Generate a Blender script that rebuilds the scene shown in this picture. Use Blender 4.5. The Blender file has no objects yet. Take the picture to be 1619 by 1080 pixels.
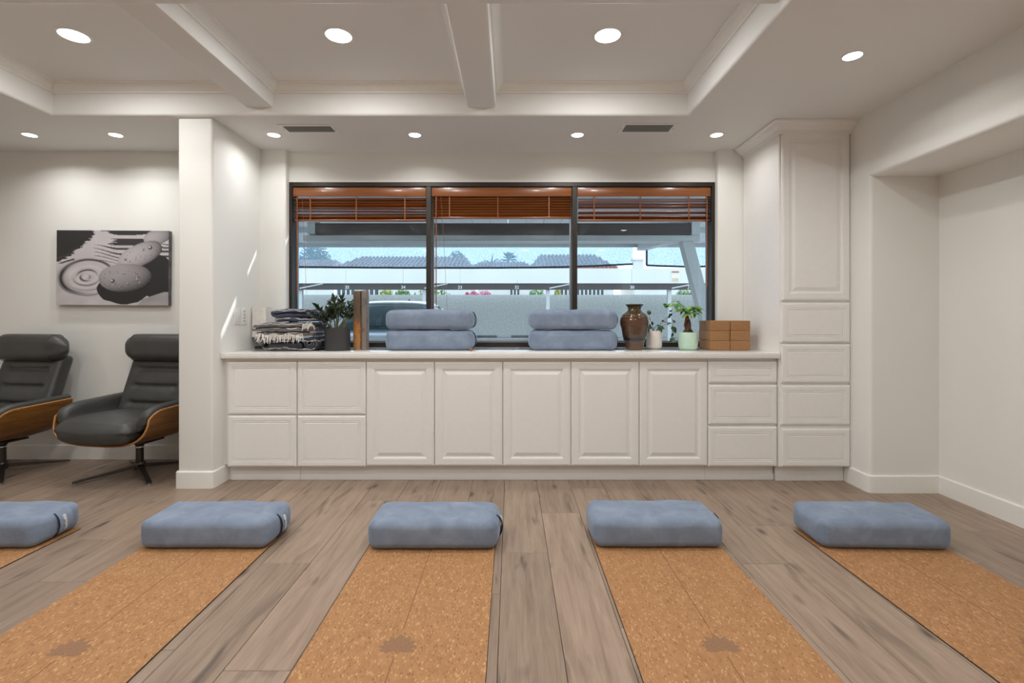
import bpy, bmesh, math, random
import numpy as np
from mathutils import Vector, Matrix
random.seed(7); np.random.seed(7)
SC = bpy.context.scene
COL = SC.collection
PI = math.pi

# ------------------------------------------------------------------ camera
F = 780.0                      # focal length in pixels of the 1619 x 1080 frame
CAMZ = 1.2
cam = bpy.data.cameras.new('camera')
cam.sensor_width = 36.0
cam.lens = 36.0 * F / 1619.0
cam.shift_x = 1.5 / 1619.0
cam.shift_y = -40.0 / 1619.0
cam.clip_start = 0.05
cam.clip_end = 300
camo = bpy.data.objects.new('camera', cam)
camo.location = (0, 0, CAMZ)
camo.rotation_euler = (PI / 2, 0, 0)
COL.objects.link(camo)
SC.camera = camo

# ------------------------------------------------------------------ world, sun, exposure
world = bpy.data.worlds.new('world'); SC.world = world
world.use_nodes = True
bg = world.node_tree.nodes['Background']
bg.inputs[0].default_value = (0.76, 0.89, 1.0, 1)
bg.inputs[1].default_value = 2.3
sun = bpy.data.lights.new('sun', 'SUN'); sun.energy = 5.0; sun.angle = 0.006
sun.color = (1.0, 0.95, 0.88)
suno = bpy.data.objects.new('sun', sun); COL.objects.link(suno)
SUND = Vector((-0.72, -0.208, -0.288)).normalized()
suno.rotation_euler = SUND.to_track_quat('-Z', 'Y').to_euler()
suno.location = (10, 20, 20)
SC.view_settings.view_transform = 'Standard'
SC.view_settings.look = 'None'
SC.view_settings.exposure = -0.03
SC.view_settings.gamma = 1.0
SC.view_settings.use_curve_mapping = False
LAMP = 1.0                     # multiplier of every recessed lamp
try:
    SC.cycles.use_denoising = True
    SC.cycles.denoiser = 'OPENIMAGEDENOISE'
    SC.cycles.max_bounces = 10
    SC.cycles.diffuse_bounces = 6
    SC.cycles.transparent_max_bounces = 16
    SC.cycles.caustics_reflective = False
    SC.cycles.caustics_refractive = False
    SC.cycles.sample_clamp_indirect = 6.0
except Exception:
    pass

# ------------------------------------------------------------------ helpers
def X(px, Y): return (px - 808.0) * Y / F
def Z(py, Y): return CAMZ - (py - 500.0) * Y / F

def new_obj(name, me, mat=None, parent=None):
    o = bpy.data.objects.new(name, me)
    COL.objects.link(o)
    if mat is not None and me is not None and len(me.materials) == 0:
        me.materials.append(mat)
    if parent is not None: o.parent = parent
    return o

def wloc(o):
    v = Vector((0, 0, 0))
    while o is not None:
        v += o.location; o = o.parent
    return v

def tag(o, label=None, cat=None, group=None, kind=None):
    if label: o['label'] = label
    if cat: o['category'] = cat
    if group: o['group'] = group
    if kind: o['kind'] = kind
    return o

def thing(name, label, cat, loc=(0, 0, 0), rotz=0.0, group=None):
    o = bpy.data.objects.new(name, None); COL.objects.link(o)
    o.empty_display_size = 0.1
    o.location = loc; o.rotation_euler = (0, 0, rotz)
    return tag(o, label, cat, group)

def copy_tree(o, parent=None):
    c = o.copy(); COL.objects.link(c)
    if parent is not None: c.parent = parent
    for ch in list(o.children): copy_tree(ch, c)
    return c

class MB:
    """collects verts and faces; build() links them as one mesh object"""
    def __init__(s): s.v = []; s.f = []
    def add(s, vs, fs, M=None):
        b = len(s.v)
        if M is not None: vs = [M @ Vector(p) for p in vs]
        s.v += [tuple(p) for p in vs]
        s.f += [tuple(i + b for i in f) for f in fs]
        return s
    def box(s, x0, x1, y0, y1, z0, z1, bev=0.0, seg=2, M=None):
        if bev <= 0:
            vs = [(x0, y0, z0), (x1, y0, z0), (x1, y1, z0), (x0, y1, z0), (x0, y0, z1), (x1, y0, z1), (x1, y1, z1), (x0, y1, z1)]
            fs = [(0, 3, 2, 1), (4, 5, 6, 7), (0, 1, 5, 4), (1, 2, 6, 5), (2, 3, 7, 6), (3, 0, 4, 7)]
            return s.add(vs, fs, M)
        bm = bmesh.new()
        bmesh.ops.create_cube(bm, size=1.0)
        for v in bm.verts:
            v.co = ((x0 + x1) / 2 + v.co.x * (x1 - x0), (y0 + y1) / 2 + v.co.y * (y1 - y0), (z0 + z1) / 2 + v.co.z * (z1 - z0))
        bmesh.ops.bevel(bm, geom=bm.edges[:], offset=bev, segments=seg, profile=0.5, affect='EDGES')
        bm.verts.index_update()
        vs = [v.co[:] for v in bm.verts]; fs = [[v.index for v in f.verts] for f in bm.faces]
        bm.free()
        return s.add(vs, fs, M)
    def lathe(s, prof, n=32, c=(0, 0, 0), cap=True, M=None):
        vs = []; fs = []
        for r, z in prof:
            for k in range(n):
                a = 2 * PI * k / n
                vs.append((c[0] + r * math.cos(a), c[1] + r * math.sin(a), c[2] + z))
        for i in range(len(prof) - 1):
            for k in range(n):
                k2 = (k + 1) % n
                fs.append((i * n + k, i * n + k2, (i + 1) * n + k2, (i + 1) * n + k))
        if cap:
            fs.append(tuple(range(n - 1, -1, -1)))
            fs.append(tuple((len(prof) - 1) * n + k for k in range(n)))
        return s.add(vs, fs, M)
    def tube(s, pts, rad, n=8, cap=True, flat=1.0):
        pts = [Vector(p) for p in pts]
        m = len(pts)
        if not hasattr(rad, '__len__'): rad = [rad] * m
        vs = []; fs = []
        up = Vector((0, 0, 1))
        t0 = (pts[1] - pts[0]).normalized()
        if abs(t0.dot(up)) > 0.95: up = Vector((0, 1, 0))
        nrm = (up - t0 * up.dot(t0)).normalized()
        for i in range(m):
            t = (pts[min(i + 1, m - 1)] - pts[max(i - 1, 0)])
            t = t.normalized() if t.length > 1e-9 else t0
            nrm = (nrm - t * nrm.dot(t))
            nrm = nrm.normalized() if nrm.length > 1e-6 else t.orthogonal().normalized()
            b = t.cross(nrm)
            for k in range(n):
                a = 2 * PI * k / n
                vs.append(pts[i] + (nrm * math.cos(a) * flat + b * math.sin(a)) * rad[i])
        for i in range(m - 1):
            for k in range(n):
                k2 = (k + 1) % n
                fs.append((i * n + k, i * n + k2, (i + 1) * n + k2, (i + 1) * n + k))
        if cap:
            fs.append(tuple(range(n - 1, -1, -1)))
            fs.append(tuple((m - 1) * n + k for k in range(n)))
        return s.add(vs, fs)
    def prism(s, poly, axis, a, b):
        """poly: 2-D points; extruded along axis 'x','y','z' from a to b"""
        n = len(poly)
        def P(p, t):
            return {'x': (t, p[0], p[1]), 'y': (p[0], t, p[1]), 'z': (p[0], p[1], t)}[axis]
        vs = [P(p, a) for p in poly] + [P(p, b) for p in poly]
        fs = [tuple(range(n - 1, -1, -1)), tuple(range(n, 2 * n))]
        for i in range(n):
            j = (i + 1) % n
            fs.append((i, j, n + j, n + i))
        return s.add(vs, fs)
    def sweep(s, path, prof, closed=False):
        """mitred sweep of (d, z) along a plan path; d goes to the left of travel"""
        n = len(path); P = [Vector((p[0], p[1])) for p in path]; k = len(prof)
        vs = []; fs = []
        for i in range(n):
            if closed or 0 < i < n - 1:
                a = (P[i] - P[i - 1]).normalized(); b = (P[(i + 1) % n] - P[i]).normalized()
                na = Vector((-a.y, a.x)); nb = Vector((-b.y, b.x))
                mm = (na + nb); mm = mm / max(0.2, (1 + na.dot(nb)))
            else:
                d = (P[1] - P[0]) if i == 0 else (P[n - 1] - P[n - 2])
                d.normalize(); mm = Vector((-d.y, d.x))
            for d_, z_ in prof:
                q = P[i] + mm * d_
                vs.append((q.x, q.y, z_))
        m = n if closed else n - 1
        for i in range(m):
            j = (i + 1) % n
            for q in range(k):
                r = (q + 1) % k
                fs.append((i * k + q, j * k + q, j * k + r, i * k + r))
        if not closed:
            fs.append(tuple(range(k))); fs.append(tuple((n - 1) * k + q for q in range(k - 1, -1, -1)))
        return s.add(vs, fs)
    def mesh(s, name, smooth=None, off=None):
        me = bpy.data.meshes.new(name)
        vs = s.v
        if off is not None: vs = [(p[0] - off[0], p[1] - off[1], p[2] - off[2]) for p in vs]
        me.from_pydata(vs, [], s.f); me.update()
        bm = bmesh.new(); bm.from_mesh(me)
        bmesh.ops.recalc_face_normals(bm, faces=bm.faces[:])
        bm.to_mesh(me); bm.free()
        if smooth:
            for p in me.polygons: p.use_smooth = True
            me.set_sharp_from_angle(angle=math.radians(smooth))
        return me
    def build(s, name, mat, parent=None, smooth=None, world=False):
        off = wloc(parent) if (world and parent is not None) else None
        return new_obj(name, s.mesh(name, smooth, off), mat, parent)

def axis_pts(h, r, m, k=4):
    a = [-h + r * (1 - math.tan(PI / 4 * (1 - i / k))) for i in range(k)]
    mid = list(np.linspace(-h + r, h - r, m + 1))
    return a + mid + [-x for x in reversed(a)]

def soft_box(lx, ly, lz, r, m=(8, 5, 3), k=4, deform=None):
    """rounded box centred on the origin; returns an MB"""
    H = (lx / 2, ly / 2, lz / 2)
    A = [axis_pts(H[i], min(r, H[i] * 0.999), m[i], k) for i in range(3)]
    N = [len(a) for a in A]
    idx = {}; vs = []; fs = []
    def vid(i, j, l):
        key = (i, j, l)
        if key not in idx:
            p = [A[0][i], A[1][j], A[2][l]]
            q = [max(-(H[t] - r), min(H[t] - r, p[t])) if H[t] > r else 0 for t in range(3)]
            d = [p[t] - q[t] for t in range(3)]
            L = math.sqrt(sum(x * x for x in d))
            if L > 1e-9: p = [q[t] + d[t] / L * r for t in range(3)]
            idx[key] = len(vs); vs.append(p)
        return idx[key]
    for ax in range(3):
        b, c = [(1, 2), (2, 0), (0, 1)][ax]
        for side in (0, N[ax] - 1):
            for i in range(N[b] - 1):
                for j in range(N[c] - 1):
                    q = []
                    for di, dj in ((0, 0), (1, 0), (1, 1), (0, 1)):
                        t = [0, 0, 0]; t[ax] = side; t[b] = i + di; t[c] = j + dj
                        q.append(vid(*t))
                    fs.append(tuple(q if side else q[::-1]))
    if deform is not None: vs = [deform(*p) for p in vs]
    mb = MB(); mb.add(vs, fs); return mb

def text_mesh(body, size, extr=0.0):
    cu = bpy.data.curves.new('text', 'FONT'); cu.body = body; cu.size = size
    cu.align_x = 'CENTER'; cu.align_y = 'CENTER'; cu.extrude = extr
    o = bpy.data.objects.new('text', cu); COL.objects.link(o)
    dg = bpy.context.evaluated_depsgraph_get()
    me = bpy.data.meshes.new_from_object(o.evaluated_get(dg))
    bpy.data.objects.remove(o); bpy.data.curves.remove(cu)
    return me

# ------------------------------------------------------------------ materials
class NT:
    def __init__(s, name):
        s.m = bpy.data.materials.new(name); s.m.use_nodes = True
        s.t = s.m.node_tree; s.b = s.t.nodes['Principled BSDF']
    def n(s, typ, **kw):
        nd = s.t.nodes.new(typ)
        for k, v in kw.items():
            if hasattr(nd, k) and not k.startswith('i_'): setattr(nd, k, v)
        return nd
    def l(s, a, b): s.t.links.new(a, b)
    def coord(s, scale=(1, 1, 1), rnd=False, kind='Object'):
        tc = s.n('ShaderNodeTexCoord'); mp = s.n('ShaderNodeMapping')
        mp.inputs['Scale'].default_value = scale
        if rnd:
            oi = s.n('ShaderNodeObjectInfo'); ad = s.n('ShaderNodeVectorMath', operation='ADD')
            mul = s.n('ShaderNodeMath', operation='MULTIPLY'); mul.inputs[1].default_value = 37.0
            s.l(oi.outputs['Random'], mul.inputs[0])
            s.l(tc.outputs[kind], ad.inputs[0]); s.l(mul.outputs[0], ad.inputs[1])
            s.l(ad.outputs[0], mp.inputs['Vector'])
        else:
            s.l(tc.outputs[kind], mp.inputs['Vector'])
        return mp.outputs[0]
    def noise(s, vec, scale, detail=3, rough=0.5, dist=0.0):
        nd = s.n('ShaderNodeTexNoise')
        nd.inputs['Scale'].default_value = scale; nd.inputs['Detail'].default_value = detail
        nd.inputs['Roughness'].default_value = rough; nd.inputs['Distortion'].default_value = dist
        if vec is not None: s.l(vec, nd.inputs['Vector'])
        return nd.outputs['Fac']
    def ramp(s, fac, stops, interp='LINEAR'):
        r = s.n('ShaderNodeValToRGB'); e = r.color_ramp.elements; r.color_ramp.interpolation = interp
        e[0].position = stops[0][0]; e[0].color = (*stops[0][1], 1)
        e[1].position = stops[-1][0]; e[1].color = (*stops[-1][1], 1)
        for p, c in stops[1:-1]:
            k = e.new(p); k.color = (*c, 1)
        s.l(fac, r.inputs[0]); return r.outputs[0]
    def mix(s, fac, a, b, mode='MIX'):
        m = s.n('ShaderNodeMix', data_type='RGBA', blend_type=mode)
        for sock, v in ((m.inputs[0], fac), (m.inputs[6], a), (m.inputs[7], b)):
            if isinstance(v, (int, float)): sock.default_value = v
            elif isinstance(v, tuple): sock.default_value = (*v, 1)
            else: s.l(v, sock)
        return m.outputs[2]
    def bump(s, h, strength=0.1, dist=0.01):
        b = s.n('ShaderNodeBump'); b.inputs['Strength'].default_value = strength; b.inputs['Distance'].default_value = dist
        s.l(h, b.inputs['Height']); s.l(b.outputs[0], s.b.inputs['Normal'])
    def col(s, c):
        if isinstance(c, tuple): s.b.inputs['Base Color'].default_value = (*c, 1)
        else: s.l(c, s.b.inputs['Base Color'])
    def set(s, **kw):
        for k, v in kw.items():
            s.b.inputs[k.replace('_', ' ')].default_value = v
        return s

def mat_simple(name, c, rough=0.5, metal=0.0, nscale=0, namt=0.0, bump=0.0, spec=0.5, coat=0.0, sheen=0.0):
    t = NT(name); t.set(Roughness=rough, Metallic=metal)
    t.b.inputs['Specular IOR Level'].default_value = spec
    if coat: t.b.inputs['Coat Weight'].default_value = coat
    if sheen: t.b.inputs['Sheen Weight'].default_value = sheen
    if nscale:
        f = t.noise(t.coord(), nscale, 4)
        lo = tuple(x * (1 - namt) for x in c); hi = tuple(min(1, x * (1 + namt)) for x in c)
        t.col(t.ramp(f, [(0.3, lo), (0.7, hi)]))
        if bump: t.bump(f, bump, 0.004)
    else: t.col(c)
    return t.m

M = {}
M['wall'] = mat_simple('wall_paint', (0.80, 0.797, 0.765), 0.6, nscale=260, namt=0.012, bump=0.04, spec=0.3)
M['ceil'] = mat_simple('ceiling_paint', (0.785, 0.78, 0.76), 0.7, nscale=200, namt=0.012, bump=0.04, spec=0.3)
M['trim'] = mat_simple('trim_paint', (0.84, 0.835, 0.80), 0.35, nscale=40, namt=0.01)
M['cab'] = mat_simple('cabinet_paint', (0.83, 0.815, 0.79), 0.38, nscale=30, namt=0.012)
M['white'] = mat_simple('white_plastic', (0.80, 0.79, 0.76), 0.35)
M['frame'] = mat_simple('bronze_frame', (0.030, 0.023, 0.018), 0.38, 0.3, nscale=30, namt=0.15)
M['louvre'] = mat_simple('louvre_shade_grey', (0.20, 0.20, 0.195), 0.5)  # dark grey puts the shade of the vent recess into the colour
M['alu'] = mat_simple('aluminium_edge', (0.45, 0.48, 0.52), 0.35, 0.8)
M['rubber'] = mat_simple('black_rubber', (0.012, 0.011, 0.010), 0.7)
M['dark'] = mat_simple('dark_void', (0.012, 0.012, 0.012), 0.8)
M['black'] = mat_simple('matte_black', (0.022, 0.022, 0.024), 0.45, nscale=60, namt=0.1)
M['gun'] = mat_simple('gunmetal', (0.10, 0.085, 0.075), 0.32, 0.85, nscale=20, namt=0.1)
M['chrome'] = mat_simple('chrome', (0.75, 0.75, 0.75), 0.12, 1.0)
M['soil'] = mat_simple('potting_soil', (0.05, 0.028, 0.014), 0.9, nscale=120, namt=0.5, bump=0.5)
M['potblack'] = mat_simple('charcoal_pot', (0.035, 0.034, 0.036), 0.5, nscale=30, namt=0.1)
M['potwhite'] = mat_simple('white_ceramic', (0.78, 0.72, 0.66), 0.25, nscale=20, namt=0.02)
M['potmint'] = mat_simple('mint_ceramic', (0.52, 0.70, 0.56), 0.3, nscale=20, namt=0.03)
M['navy'] = mat_simple('navy_piping', (0.015, 0.022, 0.05), 0.6)
M['thread'] = mat_simple('white_thread', (0.72, 0.72, 0.74), 0.6)

def m_floor():
    t = NT('oak_plank'); v = t.coord((16, 1.1, 1), rnd=True)
    f = t.noise(v, 2.2, 8, 0.62, 0.5)
    c = t.ramp(f, [(0.25, (0.195, 0.142, 0.106)), (0.5, (0.275, 0.206, 0.157)), (0.75, (0.335, 0.258, 0.202))])
    v2 = t.coord((70, 2.2, 1), rnd=True)
    g = t.noise(v2, 3.0, 6, 0.7)
    c = t.mix(0.35, c, t.ramp(g, [(0.3, (0.40, 0.38, 0.36)), (0.7, (0.72, 0.72, 0.72))]), 'OVERLAY')
    # knots and dark streaks
    v3 = t.coord((7.0, 1.4, 1), rnd=True)
    k = t.noise(v3, 1.7, 2, 0.5, 0.6)
    c = t.mix(t.ramp(k, [(0.61, (0, 0, 0)), (0.75, (0.8, 0.8, 0.8))]), c, (0.100, 0.073, 0.058))
    vk = t.n('ShaderNodeTexVoronoi'); vk.inputs['Scale'].default_value = 1.0
    t.l(t.coord((5.0, 2.0, 1), rnd=True), vk.inputs['Vector'])
    c = t.mix(t.ramp(vk.outputs['Distance'], [(0.03, (0.85, 0.85, 0.85)), (0.13, (0, 0, 0))]), c, (0.060, 0.042, 0.034))
    oi = t.n('ShaderNodeObjectInfo')
    tint = t.ramp(oi.outputs['Random'], [(0.0, (0.90, 0.885, 0.87)), (0.5, (1.02, 1.01, 1.0)), (1.0, (1.13, 1.11, 1.09))])
    c = t.mix(1.0, c, tint, 'MULTIPLY')
    t.col(c); t.set(Roughness=0.42); t.b.inputs['Specular IOR Level'].default_value = 0.4
    t.bump(g, 0.06, 0.002)
    return t.m
M['floor'] = m_floor()

def m_quartz():
    t = NT('white_quartz'); v = t.coord((1, 1, 1))
    f = t.noise(v, 1.6, 6, 0.6, 2.5)
    c = t.ramp(f, [(0.488, (0.82, 0.81, 0.785)), (0.5, (0.75, 0.735, 0.71)), (0.512, (0.82, 0.81, 0.785))])
    t.col(c); t.set(Roughness=0.10)
    return t.m
M['quartz'] = m_quartz()

def m_cork(name, sc=1.0, tone=1.0, stretch=0.45):
    t = NT(name)
    v = t.coord((1, stretch, 1), rnd=True)
    n1 = t.noise(v, 45 * sc, 4, 0.65)
    base = t.ramp(n1, [(0.3, (0.335 * tone, 0.165 * tone, 0.068 * tone)), (0.7, (0.425 * tone, 0.222 * tone, 0.098 * tone))])
    v1 = t.n('ShaderNodeTexVoronoi'); v1.inputs['Scale'].default_value = 200 * sc; v1.inputs['Randomness'].default_value = 1
    t.l(v, v1.inputs['Vector'])
    sx = t.n('ShaderNodeSeparateColor'); t.l(v1.outputs['Color'], sx.inputs[0])
    lt = t.ramp(sx.outputs[0], [(0.87, (0, 0, 0)), (0.93, (0.65, 0.65, 0.65))])
    base = t.mix(lt, base, (0.60 * tone, 0.36 * tone, 0.175 * tone))
    dk = t.ramp(sx.outputs[1], [(0.95, (0, 0, 0)), (0.97, (0.6, 0.6, 0.6))])
    base = t.mix(dk, base, (0.20 * tone, 0.09 * tone, 0.035 * tone))
    v2 = t.n('ShaderNodeTexVoronoi'); v2.inputs['Scale'].default_value = 260 * sc
    t.l(v, v2.inputs['Vector'])
    s2 = t.n('ShaderNodeSeparateColor'); t.l(v2.outputs['Color'], s2.inputs[0])
    base = t.mix(t.ramp(s2.outputs[0], [(0.95, (0, 0, 0)), (0.97, (0.6, 0.6, 0.6))]), base, (0.16 * tone, 0.07 * tone, 0.03 * tone))
    t.col(base); t.set(Roughness=0.62); t.b.inputs['Specular IOR Level'].default_value = 0.3
    t.bump(n1, 0.08, 0.002)
    return t.m
M['cork'] = m_cork('cork_sheet')
M['corkblock'] = m_cork('cork_block', 3.0, 0.86, 1.0)
M['lotus'] = mat_simple('engraved_cork', (0.262, 0.138, 0.072), 0.75, nscale=220, namt=0.35)
M['engrave'] = mat_simple('engraved_line', (0.25, 0.115, 0.045), 0.8, nscale=200, namt=0.3)

def m_velour():
    t = NT('blue_velour'); v = t.coord((1, 1, 1), rnd=True)
    f = t.noise(v, 9, 5, 0.6, 0.6); g = t.noise(v, 420, 2)
    c = t.ramp(f, [(0.3, (0.172, 0.214, 0.292)), (0.55, (0.218, 0.268, 0.355)), (0.75, (0.265, 0.320, 0.412))])
    c = t.mix(0.25, c, t.ramp(g, [(0.35, (0.35, 0.35, 0.35)), (0.65, (0.7, 0.7, 0.7))]), 'OVERLAY')
    t.col(c); t.set(Roughness=0.85); t.b.inputs['Sheen Weight'].default_value = 0.35
    t.b.inputs['Sheen Roughness'].default_value = 0.4
    t.b.inputs['Sheen Tint'].default_value = (0.7, 0.8, 1, 1)
    t.b.inputs['Specular IOR Level'].default_value = 0.15
    t.bump(g, 0.12, 0.002)
    return t.m
M['velour'] = m_velour()

def m_leather():
    t = NT('charcoal_leather'); v = t.coord()
    f = t.noise(v, 6, 5, 0.6); g = t.n('ShaderNodeTexVoronoi'); g.inputs['Scale'].default_value = 330
    t.l(v, g.inputs['Vector'])
    t.col(t.ramp(f, [(0.3, (0.042, 0.043, 0.041)), (0.7, (0.062, 0.063, 0.060))]))
    t.set(Roughness=0.42); t.bump(g.outputs['Distance'], 0.12, 0.002)
    return t.m
M['leather'] = m_leather()

def m_wood(name, a, b, rough=0.35, sc=(40, 40, 3), coat=0.0):
    t = NT(name); v = t.coord(sc, rnd=True)
    f = t.noise(v, 1.3, 6, 0.6, 0.8)
    t.col(t.ramp(f, [(0.3, a), (0.7, b)])); t.set(Roughness=rough)
    if coat: t.b.inputs['Coat Weight'].default_value = coat
    return t.m
M['walnut'] = m_wood('walnut_ply', (0.105, 0.042, 0.010), (0.225, 0.100, 0.026), 0.3, (4, 4, 40))
M['plyedge'] = m_wood('ply_edge', (0.34, 0.15, 0.045), (0.46, 0.21, 0.07), 0.4)
M['blind'] = m_wood('blind_wood', (0.20, 0.062, 0.016), (0.34, 0.115, 0.032), 0.30, (2, 30, 60), 0.2)

def m_glass():
    t = NT('window_glass')
    tr = t.n('ShaderNodeBsdfTransparent'); tr.inputs[0].default_value = (0.90, 0.955, 0.985, 1)
    gl = t.n('ShaderNodeBsdfGlossy'); gl.inputs['Roughness'].default_value = 0.0
    fr = t.n('ShaderNodeFresnel'); fr.inputs['IOR'].default_value = 1.6
    ge = t.n('ShaderNodeNewGeometry'); mr = t.n('ShaderNodeMapRange')      # same reflectance on both faces of the pane
    mr.inputs['To Min'].default_value = 1.5; mr.inputs['To Max'].default_value = 1 / 1.5
    t.l(ge.outputs['Backfacing'], mr.inputs['Value']); t.l(mr.outputs['Result'], fr.inputs['IOR'])
    mx = t.n('ShaderNodeMixShader')
    t.l(fr.outputs[0], mx.inputs[0]); t.l(tr.outputs[0], mx.inputs[1]); t.l(gl.outputs[0], mx.inputs[2])
    t.l(mx.outputs[0], t.t.nodes['Material Output'].inputs['Surface'])
    return t.m
M['glass'] = m_glass()

def m_emit(name, c, s):
    t = NT(name); t.col((0.9, 0.9, 0.9)); t.b.inputs['Emission Color'].default_value = (*c, 1)
    t.b.inputs['Emission Strength'].default_value = s
    return t.m
M['lens'] = m_emit('lamp_lens', (1.0, 0.95, 0.88), 14.0)

def m_attr(name, rough=0.6):
    t = NT(name); a = t.n('ShaderNodeAttribute'); a.attribute_name = 'Col'
    t.col(a.outputs['Color']); t.set(Roughness=rough); return t.m
M['print'] = m_attr('canvas_print', 0.6)

# ------------------------------------------------------------------ setting: floor
XL, XR, YF, YB = -5.6, 2.91, -3.4, 4.15
CE, TR = 2.585, 2.80                       # soffit and tray ceiling heights
fl = MB().box(XL - 0.2, XR + 0.2, YF - 0.2, 4.32, -0.14, -0.009).build('floor', M['dark'])
tag(fl, 'grey-brown oak plank floor', kind='structure')

PW, PL = 0.2325, 1.54
def plank_mesh(w, l):
    mb = MB(); g = 0.0009; c = 0.0012
    x0, x1, y0, y1 = -w / 2 + g, w / 2 - g, g, l - g
    vs = []
    for z, i in ((-0.009, 0), (-c, 0), (0, c)):
        vs += [(x0 + i, y0 + i, z), (x1 - i, y0 + i, z), (x1 - i, y1 - i, z), (x0 + i, y1 - i, z)]
    fs = [(3, 2, 1, 0), (8, 9, 10, 11)]
    for k in (0, 4):
        for q in range(4):
            fs.append((k + q, k + (q + 1) % 4, k + 4 + (q + 1) % 4, k + 4 + q))
    return mb.add(vs, fs).mesh('plank')
full_plank = plank_mesh(PW, PL); full_plank.materials.append(M['floor'])
JOINT = {0: 2.503, 1: 3.01, -5: 2.396, -4: 3.21, -6: 1.773, -10: 2.65, 5: 2.39, 6: 2.83}
k0 = int(math.floor((XL + 0.046) / PW)); k1 = int(math.ceil((XR + 0.046) / PW))
for k in range(k0, k1):
    xc = -0.046 + (k + 0.5) * PW
    j = JOINT.get(k, (k * 0.617 * PL) % PL)
    start = j - PL * math.ceil((j - YF) / PL)
    while start < YB + 0.1:
        a, b = max(start, YF), min(start + PL, YB + 0.1)
        if b - a > 0.03:
            if b - a > PL - 1e-4:
                o = new_obj('plank', full_plank, None, fl); 
            else:
                me = plank_mesh(PW, b - a); o = new_obj('plank', me, M['floor'], fl)
            o.location = (xc, a, 0)
        start += PL

# ------------------------------------------------------------------ setting: ceiling
TX0, TX1, TY0, TY1 = -3.163, 1.223, -0.36, 3.408
def ceiling():
    bm = bmesh.new()
    ox0, ox1, oy0, oy1 = XL - 0.2, XR + 0.2, YF - 0.2, 4.32
    o = [bm.verts.new((x, y, CE)) for x, y in ((ox0, oy0), (ox1, oy0), (ox1, oy1), (ox0, oy1))]
    i = [bm.verts.new((x, y, CE)) for x, y in ((TX0, TY0), (TX1, TY0), (TX1, TY1), (TX0, TY1))]
    u = [bm.verts.new((x, y, TR + 0.02)) for x, y in ((TX0, TY0), (TX1, TY0), (TX1, TY1), (TX0, TY1))]
    eds = []
    for k in range(4):
        q = (k + 1) % 4
        bm.faces.new((o[k], o[q], i[q], i[k]))
        bm.faces.new((i[k], i[q], u[q], u[k]))
    bm.edges.ensure_lookup_table()
    for e in bm.edges:
        if all(abs(v.co.z - CE) < 1e-6 for v in e.verts) and all(v in i for v in e.verts): eds.append(e)
    bmesh.ops.bevel(bm, geom=eds, offset=0.022, segments=5, profile=0.5, affect='EDGES')
    bm.verts.index_update()
    mb = MB(); mb.add([v.co[:] for v in bm.verts], [[v.index for v in f.verts] for f in bm.faces]); bm.free()
    me = mb.mesh('ceiling', smooth=35)
    mb2 = MB(); mb2.v = [v.co[:] for v in me.vertices]; mb2.f = [tuple(p.vertices) for p in me.polygons]
    mb2.box(ox0, ox1, oy0, oy1, TR, TR + 0.15)
    ob = mb2.build('ceiling', M['ceil'], smooth=35)
    return tag(ob, 'painted tray ceiling with lowered soffit border', kind='structure')
ceiling()

def beam(n, x0, x1, y0, y1):
    mb = MB(); BM_ = 2.642 if (y1 - y0) > (x1 - x0) else 2.6405
    r = 0.016
    if (y1 - y0) > (x1 - x0):
        prof = [(x0, TR + 0.01), (x0, BM_ + r), (x0 + r * 0.3, BM_ + r * 0.3), (x0 + r, BM_), (x1 - r, BM_), (x1 - r * 0.3, BM_ + r * 0.3), (x1, BM_ + r), (x1, TR + 0.01)]
        mb.prism(prof, 'y', y0, y1)
    else:
        prof = [(y0, TR + 0.01), (y0, BM_ + r), (y0 + r * 0.3, BM_ + r * 0.3), (y0 + r, BM_), (y1 - r, BM_), (y1 - r * 0.3, BM_ + r * 0.3), (y1, BM_ + r), (y1, TR + 0.01)]
        mb.prism(prof, 'x', x0, x1)
    return tag(mb.build('trim_%d' % n, M['ceil'], smooth=40), kind='structure')
BX = [(-1.835, -1.643), (-0.306, -0.105)]
BY = [(2.086, 2.286), (0.76, 0.96)]
tag(beam(1, BX[0][0], BX[0][1], TY0, TY1), 'left painted ceiling beam running towards the window')
tag(beam(2, BX[1][0], BX[1][1], TY0, TY1), 'middle painted ceiling beam running towards the window')
tag(beam(3, TX0, TX1, BY[0][0], BY[0][1]), 'painted cross beam at the top of the view')
tag(beam(4, TX0, TX1, BY[1][0], BY[1][1]), 'painted cross beam further back in the tray')
# crown moulding inside every bay
CROWN = [(0, 2.738), (0.012, 2.738), (0.014, 2.745), (0.010, 2.750), (0.018, 2.756), (0.030, 2.764), (0.042, 2.776), (0.048, 2.786), (0.048, 2.790), (0.058, 2.792), (0.060, 2.801), (0, 2.801)]
bays_x = [(TX0, BX[0][0]), (BX[0][1], BX[1][0]), (BX[1][1], TX1)]
bays_y = [(BY[0][1], TY1), (BY[1][1], BY[0][0]), (TY0, BY[1][0])]
n = 5
for by in bays_y:
    for bx in bays_x:
        path = [(bx[0], by[0]), (bx[1], by[0]), (bx[1], by[1]), (bx[0], by[1])]
        tag(MB().sweep(path, CROWN, closed=True).build('trim_%d' % n, M['trim'], smooth=30), 'stepped crown moulding around a ceiling tray bay', kind='structure'); n += 1

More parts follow.
